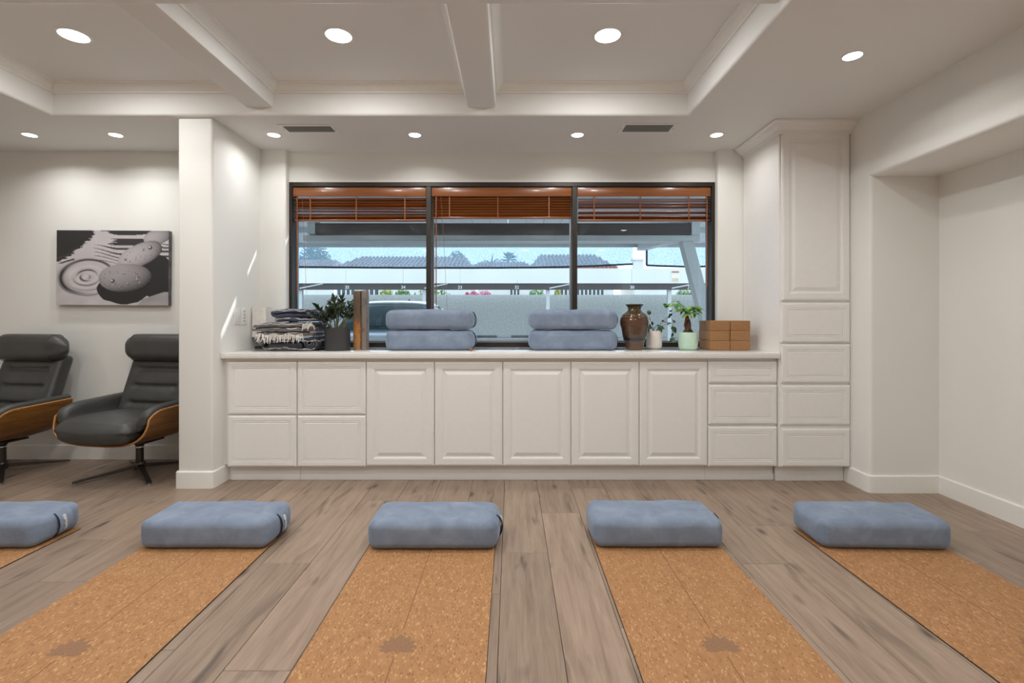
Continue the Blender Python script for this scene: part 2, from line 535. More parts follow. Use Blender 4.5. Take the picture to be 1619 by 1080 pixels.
# ------------------------------------------------------------------ setting: walls
def struct(name, mb, mat, label=None, smooth=35):
    return tag(mb.build(name, mat, smooth=smooth), label, kind='structure')
WX = 2.44                                     # right wall face
WINX0, WINX1, WINZ1, WINZ0 = -1.875, 1.728, 2.331, 0.9375
CT = 0.9375                                   # counter top
struct('wall_left', MB().box(XL - 0.2, XL, YF, 4.32, 0, CE + 0.02), M['wall'])
struct('wall_front', MB().box(XL - 0.2, XR + 0.2, YF - 0.2, YF, 0, CE + 0.02), M['wall'])
struct('wall_alcove', MB().box(XL, -2.30, YB, 4.32, 0, CE + 0.02), M['wall'], 'off-white wall behind the leather chairs')
struct('wall_pillar', MB().box(-2.328, -2.085, 3.445, 4.32, 0, CE + 0.02, 0.018, 4), M['wall'], 'off-white wall stub between chairs and counter')
mb = MB()
mb.box(-1.90, 1.75, 4.16, 4.32, WINZ1, CE + 0.02)                 # header
mb.box(-2.10, -1.871, 4.10, 4.32, 0, CE + 0.02, 0.014, 4)
mb.box(1.719, 2.5, 4.10, 4.32, 0, CE + 0.02, 0.014, 4)
mb.box(-1.90, 1.75, 4.16, 4.32, 0, CT - 0.045)
struct('wall_back', mb, M['wall'], 'off-white wall around the wide window')

def right_wall():
    bm = bmesh.new()
    poly = [(4.32, 0), (3.355, 0), (3.355, 2.151), (-1.5, 2.151), (-1.5, 0), (YF, 0), (YF, CE + 0.02), (4.32, CE + 0.02)]
    a = [bm.verts.new((WX, p[0], p[1])) for p in poly]; b = [bm.verts.new((XR + 0.02, p[0], p[1])) for p in poly]
    n = len(poly)
    bm.faces.new((a[0], a[1], a[2], a[7])); bm.faces.new((a[2], a[3], a[6], a[7])); bm.faces.new((a[3], a[4], a[5], a[6]))
    for k in range(n):
        bm.faces.new((a[k], a[(k + 1) % n], b[(k + 1) % n], b[k]))
    bm.edges.ensure_lookup_table()
    eds = [e for e in bm.edges if set(e.verts) in ({a[1], a[2]}, {a[2], a[3]}, {a[3], a[4]})]
    bmesh.ops.bevel(bm, geom=eds, offset=0.025, segments=5, profile=0.5, affect='EDGES')
    bm.verts.index_update()
    mb = MB(); mb.add([v.co[:] for v in bm.verts], [[v.index for v in f.verts] for f in bm.faces]); bm.free()
    return mb
struct('wall_right', right_wall(), M['wall'], 'off-white wall with a wide recessed niche')
struct('wall_niche', MB().box(XR, XR + 0.2, YF, 4.32, 0, CE + 0.02), M['wall'], 'off-white back wall of the niche')

BBH = 0.118
BB = [(0, 0), (0.014, 0), (0.014, BBH - 0.006), (0.009, BBH), (0, BBH)]
def rbb(p): return p
struct('baseboard_alcove', MB().sweep([(-2.328, YB), (XL, YB)], BB), M['trim'])
c = 0.012
struct('baseboard_pillar', MB().sweep([(-2.085, 3.63), (-2.085, 3.445 + c), (-2.085 - c * 0.3, 3.445 + c * 0.3), (-2.085 - c, 3.445), (-2.328 + c, 3.445), (-2.328 + c * .3, 3.445 + c * .3), (-2.328, 3.445 + c), (-2.328, YB)], BB), M['trim'])
struct('baseboard_niche', MB().sweep([(XR, -1.5), (XR, 3.355), (WX + 0.02, 3.355), (WX + 0.006, 3.361), (WX, 3.375), (WX, 3.60)], BB), M['trim'])
struct('baseboard_left', MB().sweep([(XL, YB), (XL, YF)], BB), M['trim'])

# ------------------------------------------------------------------ window
def window():
    root = bpy.data.objects.new('window_1', None); COL.objects.link(root)
    root.location = ((WINX0 + WINX1) / 2, 4.16, WINZ0)
    tag(root, 'wide three-pane window in a dark bronze frame', kind='structure')
    y0, y1 = 4.158, 4.30
    fr = [('frame_stile', (WINX0, -1.848, WINZ0, WINZ1)), ('frame_stile', (1.692, WINX1, WINZ0, WINZ1)),
          ('frame_head', (-1.848, 1.692, 2.294, WINZ1)), ('frame_sill', (-1.848, 1.692, WINZ0, 0.979)),
          ('mullion', (-0.716, -0.674, 0.979, 2.294)), ('mullion', (0.515, 0.559, 0.979, 2.294))]
    for nm, (a, b, c_, d) in fr:
        MB().box(a, b, y0, y1, c_, d, 0.003, 1).build(nm, M['frame'], root, world=True)
    for a, b in ((-1.848, -0.716), (-0.674, 0.515), (0.559, 1.692)):
        MB().box(a, b, 4.270, 4.276, 0.979, 2.294).build('pane', M['glass'], root, world=True)
        # slim metal stops around the glass
        m = MB()
        for q in ((a, a + 0.010, 0.979, 2.294), (b - 0.010, b, 0.979, 2.294), (a + 0.010, b - 0.010, 0.979, 0.989)):
            m.box(q[0], q[1], 4.254, 4.270, q[2], q[3])
        m.build('glazing_stop', M['alu'], root, world=True)
window()

def blind(x0, x1, zb, tilt, jit, label, gap_end=None, wand=None, wlen=0.5, cord=None):
    top = 2.292
    root = thing('window_blind', label, 'blind', ((x0 + x1) / 2, 4.205, zb), group=None)
    w0, w1 = x0 + 0.012, x1 - 0.006
    MB().box(x0 + 0.002, x1 - 0.002, 4.172, 4.186, top - 0.078, top - 0.002, 0.004, 2).build('valance', M['blind'], root, world=True, smooth=40)
    MB().box(w0, w1, 4.188, 4.240, top - 0.045, top - 0.004).build('headrail', M['blind'], root, world=True)
    MB().box(w0, w1, 4.186, 4.232, zb, zb + 0.014, 0.003, 2).build('bottom_rail', M['blind'], root, world=True, smooth=40)
    z = zb + 0.030; pitch = 0.0215; i = 0
    mesh = MB().box(-(w1 - w0) / 2, (w1 - w0) / 2, -0.024, 0.024, -0.0014, 0.0014).mesh('slat'); mesh.materials.append(M['blind'])
    rl = wloc(root); rr = random.Random(int(x0 * 100))
    while z < top - 0.075:
        o = new_obj('slat', mesh, None, root)
        o.location = (0 + (w0 + w1) / 2 - rl.x, 4.209 - rl.y, z - rl.z)
        o.rotation_euler = (math.radians(tilt + rr.uniform(-jit, jit)), math.radians(rr.uniform(-0.25, 0.25)) * (1 if jit > 3 else 0.3), 0)
        z += pitch * (rr.uniform(0.7, 1.35) if jit > 3 else 1); i += 1
    for t in (0.12, 0.47, 0.84):
        xx = w0 + (w1 - w0) * t
        m = MB()
        for yy in (4.183, 4.236):
            m.tube([(xx, yy, zb), (xx, yy, top - 0.05)], 0.0013, 5)
        m.box(xx - 0.005, xx + 0.005, 4.182, 4.1835, zb, top - 0.07)
        m.build('ladder_tape', M['blind'], root, world=True)
    if wand is not None:
        MB().tube([(wand, 4.165, top - 0.085), (wand, 4.163, top - 0.09 - wlen)], 0.0045, 8).build('tilt_wand', M['blind'], root, world=True)
    if cord is not None:
        c0, c1, zc = cord
        MB().tube([(c0, 4.168, top - 0.085), ((c0 + c1) / 2, 4.166, (top + zc) / 2), (c1, 4.164, zc)], 0.0014, 5).build('lift_cord', M['blind'], root, world=True)
    return root
blind(-1.848, -0.716, 2.008, -20, 12, 'wooden slat blind raised over the left window pane', wand=X(469.5, 4.16), wlen=0.82, cord=(X(477, 4.16), X(484, 4.16), 1.38))
blind(-0.674, 0.515, 2.030, -38, 2, 'wooden blind with closed slats raised over the middle pane', wand=X(689.5, 4.16), wlen=0.92, cord=(X(697, 4.16), X(707, 4.16), 1.25))
blind(0.559, 1.692, 2.008, -12, 13, 'wooden slat blind raised over the right window pane', wand=X(1118, 4.16), wlen=0.75)

# ------------------------------------------------------------------ cabinets
DOORP = [(0, .020), (0, .006), (.003, .003), (.008, .003), (.011, 0), (.048, 0), (.052, .002), (.056, .002), (.060, .009), (.068, .009), (.094, .0015), (.099, .0015)]
DRAWP = [(0, .020), (0, .006), (.003, .003), (.007, .003), (.010, 0), (.035, 0), (.037, .0035), (.040, .0035), (.042, .001), (.047, .001), (.049, .0045), (.053, .0045), (.056, .001)]
def panel(x0, x1, z0, z1, yf, prof):
    mb = MB(); vs = []; fs = []
    for d, e in prof:
        vs += [(x0 + d, yf + e, z0 + d), (x1 - d, yf + e, z0 + d), (x1 - d, yf + e, z1 - d), (x0 + d, yf + e, z1 - d)]
    for i in range(len(prof) - 1):
        for q in range(4):
            r = (q + 1) % 4
            fs.append((i * 4 + q, i * 4 + r, i * 4 + 4 + r, i * 4 + 4 + q))
    L = (len(prof) - 1) * 4
    fs.append((L, L + 1, L + 2, L + 3)); fs.append((3, 2, 1, 0))
    return mb.add(vs, fs)
FY, TY = 3.56, 3.53                       # door faces of base and tall units
s = FY / F
def bx_(p): return (p - 808) * s
def bz_(p): return 1.2 - (p - 500) * s
CZ0, CZ1 = bz_(738.5), 0.896
def base_unit(name, label, p0, p1, fronts, kind, group):
    x0, x1 = bx_(p0) - 0.003, bx_(p1) + 0.003
    root = thing(name, label, 'cabinet', ((x0 + x1) / 2, 3.86, 0), group=group)
    MB().box(x0, x1, FY + 0.021, 4.09, CZ0 + 0.004, CZ1, 0.001, 1).build('body', M['cab'], root, world=True)
    mb = MB().box(x0, x1, 3.627, 3.645, 0.0, CZ0 + 0.004)
    mb.box(x0, x1, 3.619, 3.627, 0.0, 0.045)
    mb.build('toe_kick', M['cab'], root, world=True)
    for (q0, q1) in fronts:
        panel(bx_(p0), bx_(p1), bz_(q1), bz_(q0), FY, DRAWP if kind == 'drawer' else DOORP).build(kind, M['cab'], root, world=True)
    return root
G1 = 'base cabinets under the counter'
base_unit('drawer_cabinet', 'white base cabinet with two deep drawers, next to the wall stub', 359, 468.2, [(572, 655), (657.5, 738)], 'drawer', G1)
base_unit('drawer_cabinet', 'white base cabinet with two deep drawers, second from the wall stub', 470, 578, [(572, 655), (657.5, 738)], 'drawer', G1)
ordn = ['leftmost white base cabinet with a single raised-panel door', 'second white raised-panel door cabinet from the left, below the left bolster stack',
        'middle white raised-panel door cabinet of five under the counter', 'fourth white raised-panel door cabinet from the left, below the right bolster stack',
        'rightmost white raised-panel door cabinet, beside the three-drawer unit']
for i, (a, b) in enumerate([(579.3, 686.2), (687.5, 794.2), (795.5, 902.2), (903.5, 1010.2), (1011.5, 1118.6)]):
    base_unit('door_cabinet', ordn[i], a, b, [(572, 736.5)], 'door', G1)
base_unit('drawer_cabinet', 'white base cabinet with three drawers beside the tall cabinet', 1120.3, 1229, [(571.5, 605.5), (609, 671), (675, 737.5)], 'drawer', G1)
# filler beside the wall stub belongs to the trim
struct('trim_20', MB().box(-2.085, bx_(359) - 0.004, 3.585, 3.61, 0.122, CZ1).box(-2.070, bx_(359) - 0.004, 3.627, 3.645, 0.0, 0.122), M['cab'], 'narrow white filler strip beside the wall stub')

ct = MB().box(-2.0845, 1.924, 3.53, 4.157, 0.897, CT, 0.004, 2).build('countertop', M['quartz'], smooth=40)
tag(ct, 'long white quartz countertop below the window', 'countertop')

def tall():
    root = thing('tall_cabinet', 'tall white cabinet with one long door over four drawers', 'cabinet', (2.18, 3.82, 0))
    sx = TY / F
    tx = lambda p: (p - 808) * sx
    tz = lambda p: 1.2 - (p - 500) * sx
    MB().box(1.928, WX - 0.002, TY + 0.021, 4.095, tz(739.5), 2.55, 0.001, 1).build('body', M['cab'], root, world=True)
    MB().box(1.930, WX - 0.016, 3.600, 3.625, 0, tz(738)).build('toe_kick', M['cab'], root, world=True)
    MB().box(1.936, 1.95, 3.625, 4.09, 0, tz(738)).build('side_plinth', M['cab'], root, world=True)
    panel(tx(1237), tx(1344), tz(475), tz(207.5), TY, DOORP).build('door', M['cab'], root, world=True)
    for a, b in ((479, 541.5), (544.5, 605.5), (609.5, 672), (678, 738)):
        panel(tx(1236), tx(1344.5), tz(b), tz(a), TY, DRAWP).build('drawer', M['cab'], root, world=True)
    MB().box(tx(1346), WX - 0.001, TY + 0.006, TY + 0.02, tz(738), 2.53).build('filler_strip', M['cab'], root, world=True)
    prof = [(0, 2.505), (0.006, 2.505), (0.006, 2.520), (0.012, 2.524), (0.012, 2.530), (0.022, 2.533), (0.045, 2.548), (0.060, 2.566), (0.068, 2.570), (0.076, 2.572), (0.076, 2.584), (0, 2.584)]
    MB().sweep([(1.928, 4.095), (1.928, TY + 0.004), (WX - 0.001, TY + 0.004)], [(-d, z) for d, z in prof]).build('crown', M['cab'], root, world=True)
tall()

# ------------------------------------------------------------------ recessed lights and vents
def downlight(x, y, z, r, watts, label, group, cat='light'):
    root = thing('downlight', label, cat, (x, y, z), group=group)
    MB().lathe([(r * 1.02, -0.0005), (r * 1.02, -0.004), (r * 1.22, -0.003), (r * 1.24, 0.0), (r * 1.02, 0.0)], 40, cap=False).build('trim_ring', M['white'], root, smooth=40)
    MB().lathe([(0.0001, -0.006), (r * 0.7, -0.005), (r * 1.0, -0.003), (r * 1.02, -0.001)], 40, cap=False).build('lens', M['lens'], root, smooth=60)
    L = bpy.data.lights.new('downlight', 'AREA'); L.shape = 'DISK'; L.size = r * 2; L.energy = watts * LAMP
    L.color = (1.0, 0.998, 0.985); L.spread = math.radians(178 if z > 2.7 else 150)
    lo = bpy.data.objects.new('lamp', L); COL.objects.link(lo); lo.parent = root; lo.location = (0, 0, -0.012)
    return root
SOF, TRA, RIM = 2.3, 11.0, 4.5
gs, gt, gr = 'small downlights in the lowered soffit', 'large downlights in the ceiling tray', 'added downlights out of view'
Ys = 3.764
for xx, lab in ((X(47, Ys), 'small soffit downlight above the chairs, furthest left'), (X(183, Ys), 'small soffit downlight above the framed canvas, beside the wall stub'),
                (X(433, Ys), 'small soffit downlight left of the left air vent'), (X(656, Ys), 'small soffit downlight above the left part of the window'),
                (X(913, Ys), 'small soffit downlight left of the right air vent'), (X(1133, Ys), 'small soffit downlight beside the tall cabinet')):
    downlight(xx, Ys, CE, 0.043, 3.6 if xx < -2.5 else SOF, lab, gs)
for yy in (2.81, 1.52, 0.20):  # rows behind the first are unseen, added to light the room
    for xx, nm in ((-2.49, 'left'), (-0.982, 'middle'), (0.55, 'right')):
        lab = {2.81: 'large downlight in the %s bay of the ceiling tray' % nm,
               1.52: 'added unseen large downlight in the %s bay of the second tray row' % nm,
               0.20: 'added unseen large downlight in the %s bay of the tray overhead' % nm}[yy]
        downlight(xx, yy, TR, 0.070, TRA, lab, gt)
downlight(1.815, 2.622, CE, 0.044, RIM, 'small downlight in the right-hand soffit near the niche', gs)
downlight(1.815, 0.6, CE, 0.044, RIM, 'added unseen small downlight in the right-hand soffit', gr)  # added out of view for room light, like those below
downlight(-4.4, 2.4, CE, 0.044, RIM, 'added unseen small downlight in the left-hand soffit outside the tray', gr)
downlight(-4.4, 0.4, CE, 0.044, RIM, 'added unseen small downlight in the left-hand soffit further back', gr)
for xx, nm in ((-3.9, 'far left'), (-1.8, 'left'), (0.3, 'right'), (1.9, 'far right')):  # unseen rear lamps added for overall brightness
    downlight(xx, -1.8, CE, 0.075, 11.0, 'added unseen downlight in the rear ceiling, %s one' % nm, gr)

def vent(x0, x1, y0, y1, label):
    root = thing('air_vent', label, 'vent', ((x0 + x1) / 2, (y0 + y1) / 2, CE))
    b = 0.030
    m = MB(); z0, z1 = CE - 0.007, CE - 0.0005
    pr = [(0, z1), (0, z0 + 0.004), (0.006, z0), (b - 0.004, z0), (b, z0 + 0.003), (b, z1)]
    m.sweep([(x0, y0), (x1, y0), (x1, y1), (x0, y1)], pr, closed=True)
    m.build('vent_frame', M['white'], root, world=True)
    MB().box(x0 + b, x1 - b, y0 + b, y1 - b, CE - 0.0015, CE - 0.0005).build('duct_shade', M['dark'], root, world=True)  # flat black sheet, darkness inside the duct put into its colour
    nn = 6
    for k in range(nn):
        yy = y0 + b + (y1 - y0 - 2 * b) * (k + 0.5) / nn
        MB().add([(x0 + b, yy - 0.006, CE - 0.0018), (x1 - b, yy - 0.006, CE - 0.0018), (x1 - b, yy + 0.002, CE - 0.0075), (x0 + b, yy + 0.002, CE - 0.0075),
                  (x0 + b, yy - 0.006, CE - 0.0006), (x1 - b, yy - 0.006, CE - 0.0006), (x1 - b, yy + 0.002, CE - 0.0062), (x0 + b, yy + 0.002, CE - 0.0062)],
                 [(0, 1, 2, 3), (4, 5, 6, 7), (0, 1, 5, 4), (2, 3, 7, 6)]).build('louvre', M['louvre'], root, world=True)
    for sx_ in (x0 + 0.012, x1 - 0.012):
        MB().lathe([(0.004, -0.002), (0.003, 0)], 8, c=(sx_, (y0 + y1) / 2, z0)).build('screw', M['gun'], root, world=True)
vent(-1.69, -1.285, 3.554, 3.725, 'white louvred air vent left in the soffit above the counter')
vent(0.80, 1.205, 3.530, 3.725, 'white louvred air vent right in the soffit above the counter')
#@@PART2
# ------------------------------------------------------------------ yoga mats
def lotus(sc=1.0):
    """flat lotus outline built of petals, in plan: y away from the viewer"""
    mb = MB()
    def petal(ang, L, w, ox=0, oy=0, lift=0):
        n = 9; vs = []
        for i in range(n):
            t = i / (n - 1)
            ww = w * math.sin(PI * min(1, t * 0.97 + 0.03)) ** 0.75
            vs.append((ww, t * L)); 
        pts = [(a, b) for a, b in vs] + [(-a, b) for a, b in reversed(vs[1:-1])]
        c_, s_ = math.cos(ang), math.sin(ang)
        P = [((x * c_ - y * s_ + ox) * sc, (x * s_ + y * c_ + oy) * sc, lift) for x, y in pts]
        mb.add(P, [tuple(range(len(P)))])
    k = 0
    for ang, L, w, ox, oy in ((0, .085, .017, 0, 0), (.42, .078, .016, -.004, 0), (-.42, .078, .016, .004, 0), (.85, .070, .015, -.006, 0), (-.85, .070, .015, .006, 0),
                              (1.25, .066, .013, -.006, -.002), (-1.25, .066, .013, .006, -.002), (1.62, .062, .011, -.004, -.004), (-1.62, .062, .011, .004, -.004), (2.9, .012, .006, 0, 0)):
        petal(ang, L, w, ox, oy, k * 0.00004); k += 1
    return mb
MW, ML = 0.656, 1.83
def make_mat():
    root = thing('yoga_mat', 'x', 'yoga mat', (0, 0, 0), group='cork yoga mats laid out on the floor')
    MB().box(-MW / 2, MW / 2, 0, ML, 0.0004, 0.0035).build('rubber_base', M['rubber'], root)
    MB().box(-MW / 2 + 0.002, MW / 2 - 0.002, 0.002, ML - 0.002, 0.0035, 0.0050).build('cork_layer', M['cork'], root)
    lo = lotus().build('lotus_print', M['lotus'], root); lo.location = (0, 0.83, 0.0052)
    m = MB()
    m.box(-0.0024, 0.0024, 0.02, 0.79, 0.0048, 0.0052); m.box(-0.0024, 0.0024, 0.945, ML - 0.02, 0.0048, 0.0052)
    m.build('centre_line', M['engrave'], root)
    return root
mat0 = make_mat()
mats = [(-2.753, 'cork yoga mat cut off at the left edge of the picture', 2.78, 0.0), (-1.5825, 'cork yoga mat second from the left, in front of the wall stub', 2.75, 0.0),
        (-0.4105, 'cork yoga mat in the middle, below the left half of the window', 2.77, 0.0), (0.760, 'cork yoga mat second from the right', 2.77, 0.0),
        (1.931, 'cork yoga mat furthest right, beside the niche', 2.765, 0.012)]
for i, (xc, lab, yb, rz) in enumerate(mats):
    o = mat0 if i == 0 else copy_tree(mat0)
    o.location = (xc, yb - ML, 0.0); o.rotation_euler = (0, 0, rz); o['label'] = lab

# ------------------------------------------------------------------ bolsters
BLX, BLY, BLZ = 0.655, 0.30, 0.150
def bolster_mesh(seed, crown=0.006):
    rs = random.Random(seed); ph = [rs.uniform(0, 6.28) for _ in range(6)]
    def d(x, y, z):
        u, v, w = x / (BLX / 2), y / (BLY / 2), z / (BLZ / 2)
        e = abs(u) ** 6
        x2 = x + math.copysign(1, u) * 0.018 * max(0, 1 - v * v) * max(0, 1 - w * w) * e
        puff = 0.010 * (1 - abs(u) ** 4)
        y2 = y + math.copysign(1, v) * puff * max(0, 1 - w * w) * (abs(v) ** 3) * 0.6
        z2 = z + (crown * (1 - v * v) * (1 - u * u) if z > 0 else 0)
        wob = 0.0016 * (math.sin(17 * x + ph[0]) * math.sin(23 * y + ph[1]) + math.sin(29 * x + 13 * z + ph[2]))
        z2 += wob * (1 if z > 0 else 0.0); y2 += wob * 0.8
        return (x2, y2, z2 + BLZ / 2)
    return soft_box(BLX, BLY, BLZ, 0.042, (14, 8, 4), 5, d).mesh('bolster_cover', smooth=60)
bol_meshes = [bolster_mesh(k) for k in range(3)]
for m_ in bol_meshes: m_.materials.append(M['velour'])
def end_x(y, z):
    v, w = y / (BLY / 2), (z - BLZ / 2) / (BLZ / 2)
    r = 0.042
    dy = max(0, abs(y) - (BLY / 2 - r)); dz = max(0, abs(z - BLZ / 2) - (BLZ / 2 - r))
    dd = min(r, math.hypot(dy, dz))
    return BLX / 2 - r + math.sqrt(max(0, r * r - dd * dd)) + 0.018 * max(0, 1 - v * v) * max(0, 1 - w * w) * 0.8
def make_bolster(var, label, group, handle=True):
    root = thing('bolster', label, 'bolster', group=group)
    cov = new_obj('cover', bol_meshes[var], None, root)
    # stitched seams where the end panels meet the long sides
    for sgn in (-1, 1):
        m = MB(); pts = []
        for k in range(41):
            a = 2 * PI * k / 40
            ca, sa = math.cos(a), math.sin(a)
            yy = math.copysign(abs(ca) ** 0.45, ca) * (BLY / 2 - 0.012); zz = math.copysign(abs(sa) ** 0.5, sa) * (BLZ / 2 - 0.0135)
            pts.append((sgn * (BLX / 2 - 0.013), yy * 1.0, zz + BLZ / 2))
        m.tube(pts, 0.0018, 5, cap=False); m.build('seam', M['velour'], root, smooth=60)
    if handle:
        m = MB(); vs = []; fs = []; n = 14; yc, hw = 0.02, 0.046
        for k in range(n + 1):
            z = 0.014 + (BLZ - 0.028) * k / n
            bulge = 0.010 * math.sin(PI * k / n)
            for yy in (yc - hw, yc, yc + hw):
                vs.append((end_x(yy, z) + 0.003 + bulge, yy, z))
        for k in range(n):
            for q in range(2): fs.append((k * 3 + q, k * 3 + q + 1, k * 3 + 4 + q, k * 3 + 3 + q))
        h = m.add(vs, fs).build('carry_handle', M['velour'], root, smooth=60)
        MB().tube([(vs[3 * k][0] + 0.001, vs[3 * k][1], vs[3 * k][2]) for k in range(n + 1)], 0.0032, 6).build('piping', M['navy'], h, smooth=60)
        # white machine-embroidered script, too small to read
        m = MB(); zs = np.linspace(BLZ * 0.78, BLZ * 0.27, 30); rs = random.Random(3)
        pts = []
        for i, z in enumerate(zs):
            amp = 0.012 if i < 9 else 0.009
            yy = yc - 0.012 + amp * math.sin(i * 1.9) + 0.010 * (i / 29)
            kk = int((z - 0.014) / (BLZ - 0.028) * n)
            pts.append((max(end_x(yy, z), end_x(yc, z)) + 0.0045 + 0.010 * math.sin(PI * (z - 0.014) / (BLZ - 0.028)), yy, z))
        m.tube(pts, [0.0030 if i < 10 else 0.0017 for i in range(30)], 5)
        m.build('lettering', M['thread'], h)
    return root
gb = 'blue velour bolsters on the mats'
for var, (xc, yc, rz, lab) in enumerate([
        (-2.775, 2.66, 0.03, 'blue velour bolster on the mat cut off at the left edge'), (-1.578, 2.665, 0.0, 'blue velour bolster on the mat second from the left'),
        (-0.402, 2.655, 0.0, 'blue velour bolster on the middle cork mat'), (0.762, 2.675, 0.0, 'blue velour bolster on the mat second from the right'),
        (1.925, 2.660, -0.035, 'blue velour bolster on the rightmost mat, beside the niche')]):
    o = make_bolster(var % 3, lab, gb); o.location = (xc, yc, 0.0056); o.rotation_euler = (0, 0, rz)
gc = 'blue velour bolsters stacked on the counter'
for var, (xc, yc, lev, rz, lab) in enumerate([
        (-0.628, 3.90, 0, 0.008, 'lower blue velour bolster of the left stack on the counter'), (-0.628, 3.905, 1, -0.006, 'upper blue velour bolster of the left stack on the counter'),
        (0.480, 3.90, 0, 0.0, 'lower blue velour bolster of the right stack, beside the brown vase'), (0.482, 3.905, 1, -0.01, 'upper blue velour bolster of the right stack, beside the brown vase')]):
    o = make_bolster((var + 1) % 3, lab, gc); o.location = (xc, yc, CT + 0.0012 + lev * (BLZ + 0.0085)); o.rotation_euler = (0, 0, rz)

# ------------------------------------------------------------------ leather recliners
def make_chair():
    root = thing('lounge_chair', 'x', 'chair', group='leather lounge chairs by the alcove wall')
    # moulded plywood bucket, grid over u (across) and v (front to back)
    nu, nv, th = 36, 16, 0.012
    def sh(u, v, off=0.0):
        a = abs(u); q = min(1.0, a)
        th_ = q * PI * 0.5
        x = (0.392 - off) * math.sin(th_) ** 0.62 if q > 0 else 0
        rise = 1 - max(0.0, math.cos(th_)) ** 0.68
        yf = -0.335 + 0.035 * q ** 4.0
        yb = 0.10 + 0.105 * q
        y = yf + (yb - yf) * v
        top = 0.528 + 0.020 * v - 0.045 * max(0, 1 - v / 0.22) ** 2
        zb = 0.268 + 0.030 * (1 - v) * 0.6 + off * 0.9 + 0.10 * max(0, v - 0.75) ** 1.3
        z = zb + (top - zb) * rise
        return (math.copysign(x, u), y, z)
    vs = []; fs = []
    for lay in (0, 1):
        for i in range(nu + 1):
            for j in range(nv + 1):
                vs.append(sh(-1 + 2 * i / nu, j / nv, lay * th))
    S = (nu + 1) * (nv + 1); idx = lambda l, i, j: l * S + i * (nv + 1) + j
    for i in range(nu):
        for j in range(nv):
            fs.append((idx(0, i, j), idx(0, i + 1, j), idx(0, i + 1, j + 1), idx(0, i, j + 1)))
            fs.append((idx(1, i, j), idx(1, i, j + 1), idx(1, i + 1, j + 1), idx(1, i + 1, j)))
    for i in range(nu):
        for j in (0, nv): fs.append((idx(0, i, j), idx(0, i + 1, j), idx(1, i + 1, j), idx(1, i, j)))
    for j in range(nv):
        for i in (0, nu): fs.append((idx(0, i, j), idx(0, i, j + 1), idx(1, i, j + 1), idx(1, i, j)))
    shell = MB().add(vs, fs).build('shell', M['walnut'], root, smooth=50)
    # pale laminated edge that runs round the front of the shell and back along each arm
    pts = []
    for i in range(nu + 1):
        p = Vector(sh(-1 + 2 * i / nu, 0, th / 2)); pts.append(p)
    left = [Vector(sh(-1, j / nv, th / 2)) for j in range(nv, 0, -1)]; right = [Vector(sh(1, j / nv, th / 2)) for j in range(1, nv + 1)]
    MB().tube(left + pts + right, 0.0072, 6).build('shell_edge', M['plyedge'], shell, smooth=60)
    # seat cushion
    def dseat(x, y, z):
        u, v = x / 0.30, y / 0.25
        z += 0.018 * (1 - u * u) * (1 - v * v) if z > 0 else -0.012 * (1 - u * u)
        if y < -0.05: z -= 0.03 * ((-0.05 - y) / 0.2) ** 2 * (1 if z > 0 else -0.6)
        x *= 1.0 - 0.10 * max(0, v)
        if y < 0: y -= 0.022 * (1 - u * u)
        if z < 0: x *= 0.93
        return (x, y - 0.155, z + 0.392)
    soft_box(0.61, 0.50, 0.165, 0.065, (12, 10, 2), 5, dseat).build('seat_cushion', M['leather'], root, smooth=60)
    # backrest: tufted pad that leans back
    def dback(x, y, z):
        t = (z + 0.26) / 0.52
        u = x / 0.275
        front = 1 if y < 0 else 0
        g = 0
        if y < 0:
            for zt in (0.30, 0.55, 0.80):
                gw = 0.017 * math.exp(-((t - zt) / 0.022) ** 2) * max(0, 1 - (abs(u) / 0.66) ** 8)
                gw += 0.009 * math.exp(-((t - zt) / 0.06) ** 2) * max(0, 1 - (abs(u) / 0.9) ** 6)
                for sg in (-1, 1):
                    gw += 0.016 * math.exp(-(((u - sg * 0.64) / 0.07) ** 2 + ((t - zt) / 0.035) ** 2))
                g += gw
            g -= 0.014 * (1 - u * u)
            y += g
            y -= 0.05 * max(0, abs(u) - 0.6) ** 2 * 2.0
        x *= 0.98 + 0.05 * (1 - t)
        if t < 0.35: x *= 1 + 0.12 * (0.35 - t)
        lean = 0.105 + 0.155 * t + 0.015 * t * t
        return (x, y + lean, z + 0.62)
    bk = soft_box(0.575, 0.115, 0.52, 0.045, (28, 2, 40), 4, dback).build('backrest', M['leather'], root, smooth=70)
    for sg in (-1, 1):
        m = MB(); pts = []
        for k in range(12):
            z = -0.22 + 0.44 * k / 11
            p = Vector(dback(sg * 0.285, -0.018, z)); pts.append(p + Vector((sg * 0.002, -0.002, 0)))
        m.tube(pts, 0.0035, 5).build('seam', M['leather'], bk)
    # headrest pillow
    def dhead(x, y, z):
        u = abs(x) / 0.345
        k = 1 - 0.66 * max(0, (u - 0.55) / 0.45) ** 2.0
        return (x, y * k + 0.205, z * k + 0.946)
    hd = soft_box(0.69, 0.150, 0.222, 0.072, (40, 3, 4), 8, dhead).build('headrest', M['leather'], root, smooth=60)
    for sg in (-1, 1):
        m = MB(); pts = []
        for k in range(25):
            a = 2 * PI * k / 24
            ca, sa = math.cos(a), math.sin(a)
            pts.append(dhead(sg * 0.23, math.copysign(abs(ca) ** .62, ca) * 0.0755, math.copysign(abs(sa) ** .62, sa) * 0.1115))
        m.tube(pts, 0.0028, 5, cap=False).build('seam', M['leather'], hd, smooth=60)
